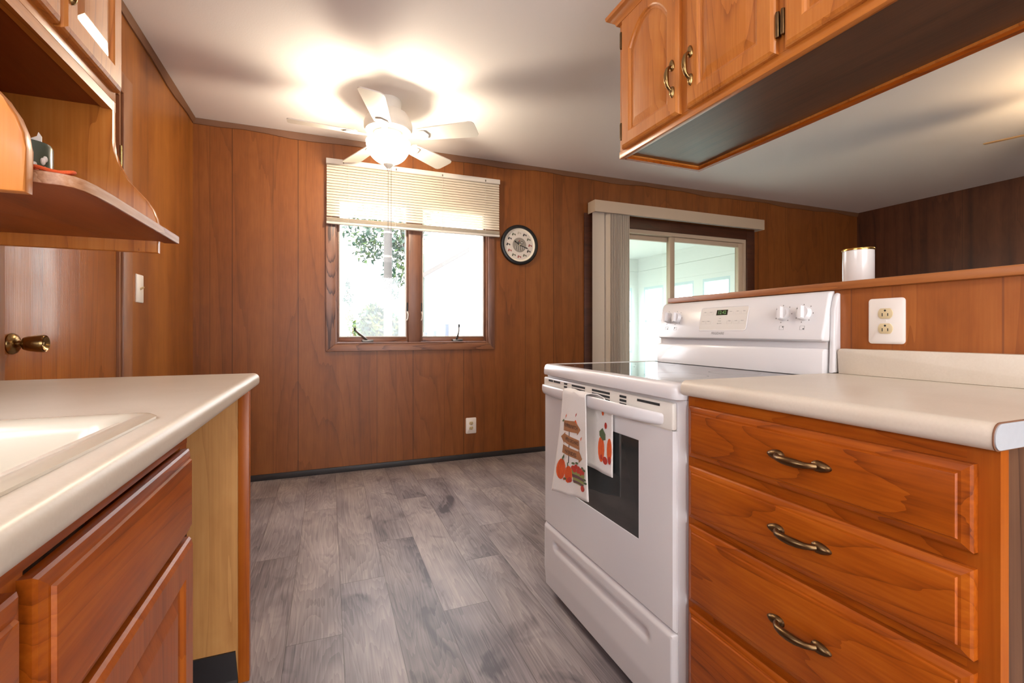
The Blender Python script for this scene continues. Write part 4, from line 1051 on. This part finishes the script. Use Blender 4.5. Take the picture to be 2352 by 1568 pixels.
for i, (ky_, kz_) in enumerate(KN):
    o = Vector(on(ky_, kz_, 0)); nrm = Vector((-1, 0, .22)).normalized(); e1 = Vector((0, -1, 0)); e2 = nrm.cross(e1)*-1
    if e2.z < 0: e2 = -e2
    r = .0205; LP = []
    for d, k in ((0, 1.08), (.004, 1.05), (.006, 1.0), (.011, .96), (.013, .92)):
        LP.append([o+nrm*d+e1*math.cos(2*PI*j/28)*r*k+e2*math.sin(2*PI*j/28)*r*k for j in range(28)])
    kb = MB().loops(LP, M_white); LP = []
    tt = math.radians(8); g1 = e1*math.cos(tt)+e2*math.sin(tt); g2 = e2*math.cos(tt)-e1*math.sin(tt)
    for d, wk in ((.010, .0078), (.020, .0066), (.023, .005)):
        LP.append([o+nrm*d+g1*x*wk+g2*y*r*.97 for x, y in ((-1, -.9), (-.4, -1), (.4, -1), (1, -.9), (1, .9), (.4, 1), (-.4, 1), (-1, .9))])
    kb.loops(LP, M_white)
    kn = kb.build('burner_knob', cp, 'white burner knob')
    m = MB()
    for j in range(7):
        a = math.radians(150-j*50); q = 1.32 + (.1 if j == 0 else 0); p = o+nrm*.0008+e1*(-math.cos(a))*-r*q*-1+e2*math.sin(a)*r*q
        p = o + e1*math.cos(a)*r*q + e2*math.sin(a)*r*q
        w1 = .0011; h1 = .0035 if j == 0 else .0016
        m.loops([[p+nrm*dd+e1*x*w1+e2*y*h1 for x, y in ((-1, -1), (1, -1), (1, 1), (-1, 1))] for dd in (.0002, .0008)], M_slot if j == 0 else M_grey_ink)
    c = o-e2*.044
    for (a0, a1, b0, b1) in ((-.0075, .0075, -.006, -.0055), (-.0075, .0075, .0055, .006), (-.0075, -.007, -.006, .006), (.007, .0075, -.006, .006)):
        m.loops([[c+nrm*dd+e1*x+e2*y for x, y in ((a0, b0), (a1, b0), (a1, b1), (a0, b1))] for dd in (.0002, .0007)], M_grey_ink)
    dxk, dyk = ((.004, -.003), (-.004, .003), (.004, .003), (.004, -.003))[i]
    m.loops([[c+nrm*dd+e1*(dxk+math.cos(2*PI*j/10)*.002)+e2*(dyk+math.sin(2*PI*j/10)*.002) for j in range(10)] for dd in (.0002, .0008)], M_slot)
    m.build('knob_markings', kn)

# ------------------------------------------------------------------ tea towel over the oven handle
TW = thing('tea_towel', 'white autumn tea towel with pumpkins and signs hung on the oven handle', 'towel', (.75, 1.30, .83))
M_tow = plain('white_cotton', srgb(236, 230, 224), .9, bump=.5, bscale=700)
def front(y, z, lift=0):
    # front flap surface, x from (y,z): falls from the handle and hangs slightly inward with soft folds
    t_ = (.84-z)/.36
    x = .7345 + .010*t_ + .0022*math.sin(y*55+z*9)*min(1, t_*2.5) + .003*math.cos((y-1.33)*26)*t_
    return (x-lift, y, z)
def fl(s, t_):
    # s 0 (left, large y) .. 1 (right); t 0 top .. 1 bottom
    yl = 1.388+(1.484-1.388)*t_**1.15; yr = 1.2405-.008*t_; zb_ = .468+.044*s
    return (yl+(yr-yl)*s, .836+(zb_-.836)*t_)
vs = []; fs = []; ns_, nt_ = 26, 34; pre = 6
rowsl = []
for j in range(nt_+1):
    t_ = j/nt_; row = []
    for i in range(ns_+1):
        y, z = fl(i/ns_, t_); row.append(Vector(front(y, z)))
    rowsl.append(row)
# roll over the handle to the back flap
over = []
for k, (xx, zz) in enumerate(((.790, .798), (.780, .815), (.772, .834), (.760, .8425), (.746, .8435), (.737, .840))):
    row = []
    for i in range(ns_+1):
        s = i/ns_; kk = k/5; yl = 1.372+.016*kk; yr = 1.172+(1.2405-1.172)*kk
        row.append(Vector((xx+.002*math.sin(s*9), yl+(yr-yl)*s, zz+.0012*math.sin(s*14))))
    over.append(row)
back = []
for j in range(16, 0, -1):
    t_ = j/16; row = []
    for i in range(ns_+1):
        s = i/ns_; yl = 1.372+.01*t_; yr = 1.172-.003*t_; row.append(Vector((.7885-.004*t_+.0015*math.sin(s*14)*t_-.001, yl+(yr-yl)*s, .798-.198*t_)))
    back.append(row)
allr = back+over+rowsl
m = MB(); n = ns_+1; vs = [p for r_ in allr for p in r_]; fs = []
for k in range(len(allr)-1):
    for i in range(ns_): fs.append((k*n+i, k*n+i+1, (k+1)*n+i+1, (k+1)*n+i))
m.add(vs, fs, M_tow)
cloth = m.build('cloth', TW, recalc=False, smooth=60)
so = cloth.modifiers.new('thick', 'SOLIDIFY'); so.thickness = .0016; so.offset = 0
PX = {}
K_or = plain('print_orange', srgb(226, 96, 40), .9, var=.25, vscale=60); K_red = plain('print_red', srgb(186, 58, 42), .9); K_gr = plain('print_green', srgb(92, 104, 70), .9, var=.3, vscale=80)
K_br = plain('print_brown', srgb(168, 114, 74), .9, var=.15, vscale=60); K_dk = plain('print_dark', srgb(62, 48, 44), .9); K_lg = plain('print_basket', srgb(142, 146, 84), .9); K_pl = plain('print_plum', srgb(104, 70, 76), .9)
K_or2 = plain('print_orange_dark', srgb(198, 70, 26), .9)
pr = MB()
# design coordinates: s across the flap, t down the flap
def D(s, t_, lift=.0016): y, z = fl(s, t_); return front(y, z, lift)
def poly(pts, mat, lift=.0016):
    bm = bmesh.new(); f = bm.faces.new([bm.verts.new((a, b, 0)) for a, b in pts])
    if max(p[0] for p in pts)-min(p[0] for p in pts) > .12:
        bmesh.ops.triangulate(bm, faces=bm.faces[:]); bmesh.ops.subdivide_edges(bm, edges=bm.edges[:], cuts=5, use_grid_fill=True)
    for v in bm.verts: v.co = Vector(D(v.co.x, v.co.y, lift))
    pr.bm(bm, mat)
def blob(s, t_, rs, rt, mat, lift=.0016, n=16): poly([(s+rs*math.cos(2*PI*i/n), t_+rt*math.sin(2*PI*i/n)) for i in range(n)], mat, lift)
def strip(pts, w_, mat, lift=.0017):
    for (a, b) in zip(pts[:-1], pts[1:]):
        d = Vector((b[0]-a[0], b[1]-a[1])); q = Vector((-d.y, d.x)).normalized()*w_
        poly([(a[0]+q.x, a[1]+q.y), (b[0]+q.x, b[1]+q.y), (b[0]-q.x, b[1]-q.y), (a[0]-q.x, a[1]-q.y)], mat, lift)
strip([(.40, .36), (.43, .68)], .012, K_dk, .0015)
poly([(.15, .275), (.60, .262), (.78, .335), (.66, .395), (.655, .375), (.16, .372)], K_br)
poly([(.08, .435), (.235, .385), (.235, .402), (.725, .440), (.73, .532), (.22, .482), (.225, .503)], K_br)
poly([(.185, .508), (.70, .548), (.70, .530), (.84, .610), (.715, .655), (.71, .630), (.175, .590)], K_br)
for (txt, s0, t0, slope, wd) in (('PUMPKIN PATCH', .43, .322, .03, .50), ('APPLE ORCHARD', .49, .460, .075, .44), ('HAYRIDES', .46, .578, .08, .36)):
    pr.text(txt, lambda a, b: D(s0+a, t0+slope*a-b*.62, .0022), .085, K_dk, width=wd)
for (s, t_, rs, rt) in ((.20, .755, .145, .105), (.44, .790, .105, .085)):
    blob(s, t_, rs, rt, K_or, .0018)
    for q in (-.62, -.22, .22, .62):
        strip([(s+rs*q*.55, t_-rt*.9), (s+rs*q, t_), (s+rs*q*.55, t_+rt*.9)], .006, K_or2, .0021)
strip([(.20, .655), (.27, .615)], .018, K_gr, .0022); strip([(.42, .71), (.40, .675)], .014, K_gr, .0022)
poly([(.52, .735), (.93, .755), (.88, .875), (.58, .862)], K_lg, .0019)
poly([(.54, .775), (.92, .795), (.91, .820), (.55, .805)], K_pl, .0022); poly([(.56, .832), (.90, .850), (.89, .866), (.575, .855)], K_pl, .0022)
for (s, t_) in ((.56, .715), (.64, .700), (.72, .712), (.80, .722), (.88, .735), (.60, .735), (.70, .738), (.79, .748)): blob(s, t_, .05, .024, K_red, .0024, 12)
for (s, t_, r) in ((.49, .84, .055), (.86, .89, .06), (.33, .845, .03)): blob(s, t_, r, r*.5, K_red, .0024, 12)
for (s, t_) in ((.56, .672), (.66, .664), (.86, .695), (.92, .712), (.36, .84), (.93, .80), (.95, .83)): blob(s, t_, .045, .012, K_gr, .0025, 8)
for (s, t_, k) in ((.22, .235, K_or), (.62, .205, K_red), (.79, .425, K_or)): poly([(s-.02, t_+.02), (s+.02, t_-.004), (s+.03, t_-.028), (s-.01, t_-.01)], k)
poly([(.08, .285), (.14, .262), (.17, .272), (.13, .292)], K_gr, .0024); poly([(.58, .262), (.62, .245), (.67, .290)], K_or, .0024)
# visible strip of the rear flap
def Bk(y, z, l=.0014): return (.7885-.004*((.798-z)/.198)-.0012-.0022-l, y, z)
def bpoly(pts, mat, l=0): pr.add([Bk(y, z, l) for y, z in pts], [tuple(range(len(pts)))], mat)
def bblob(y, z, ry, rz, mat, l=0, n=14): bpoly([(y+ry*math.cos(2*PI*i/n), z+rz*math.sin(2*PI*i/n)) for i in range(n)], mat, l)
bblob(1.228, .672, .018, .040, K_or); bblob(1.184, .678, .013, .036, K_or)
for q in (-.008, .004): bpoly([(1.228+q, .640), (1.2295+q, .640), (1.232+q, .672), (1.2295+q, .704), (1.228+q, .704), (1.2305+q, .672)], K_or2, .0003)
bblob(1.205, .642, .013, .012, K_red, .0004); bblob(1.182, .648, .008, .012, K_red, .0004); bblob(1.226, .648, .006, .008, K_red, .0004)
bpoly([(1.239, .725), (1.222, .738), (1.206, .722), (1.204, .705), (1.220, .700), (1.238, .712)], K_gr, .0004)
bblob(1.205, .748, .007, .010, K_red); bblob(1.222, .785, .006, .009, K_or)
pr.build('printed_design', cloth, 'printed pumpkins, apples and signs', recalc=False, smooth=0)

# ------------------------------------------------------------------ canister on the low wall
cn = thing('canister', 'white canister with gold rim on the low wall cap', 'canister', (1.412, .868, 1.1744))
cc = (1.412, .868, 1.1744)
MB().lathe([(.036, 0), (.0375, .002), (.0375, .090), (.036, .091)], cc, plain('white_gloss_tin', srgb(222, 216, 210), .22, coat=.3), n=40).build('body', cn)
MB().lathe([(.0368, .0905), (.0392, .091), (.0396, .0945), (.0385, .0965), (.034, .0965)], cc, plain('gold_metal', srgb(206, 168, 92), .2, 1), n=40).build('lid_rim', cn, 'gold metal rim')
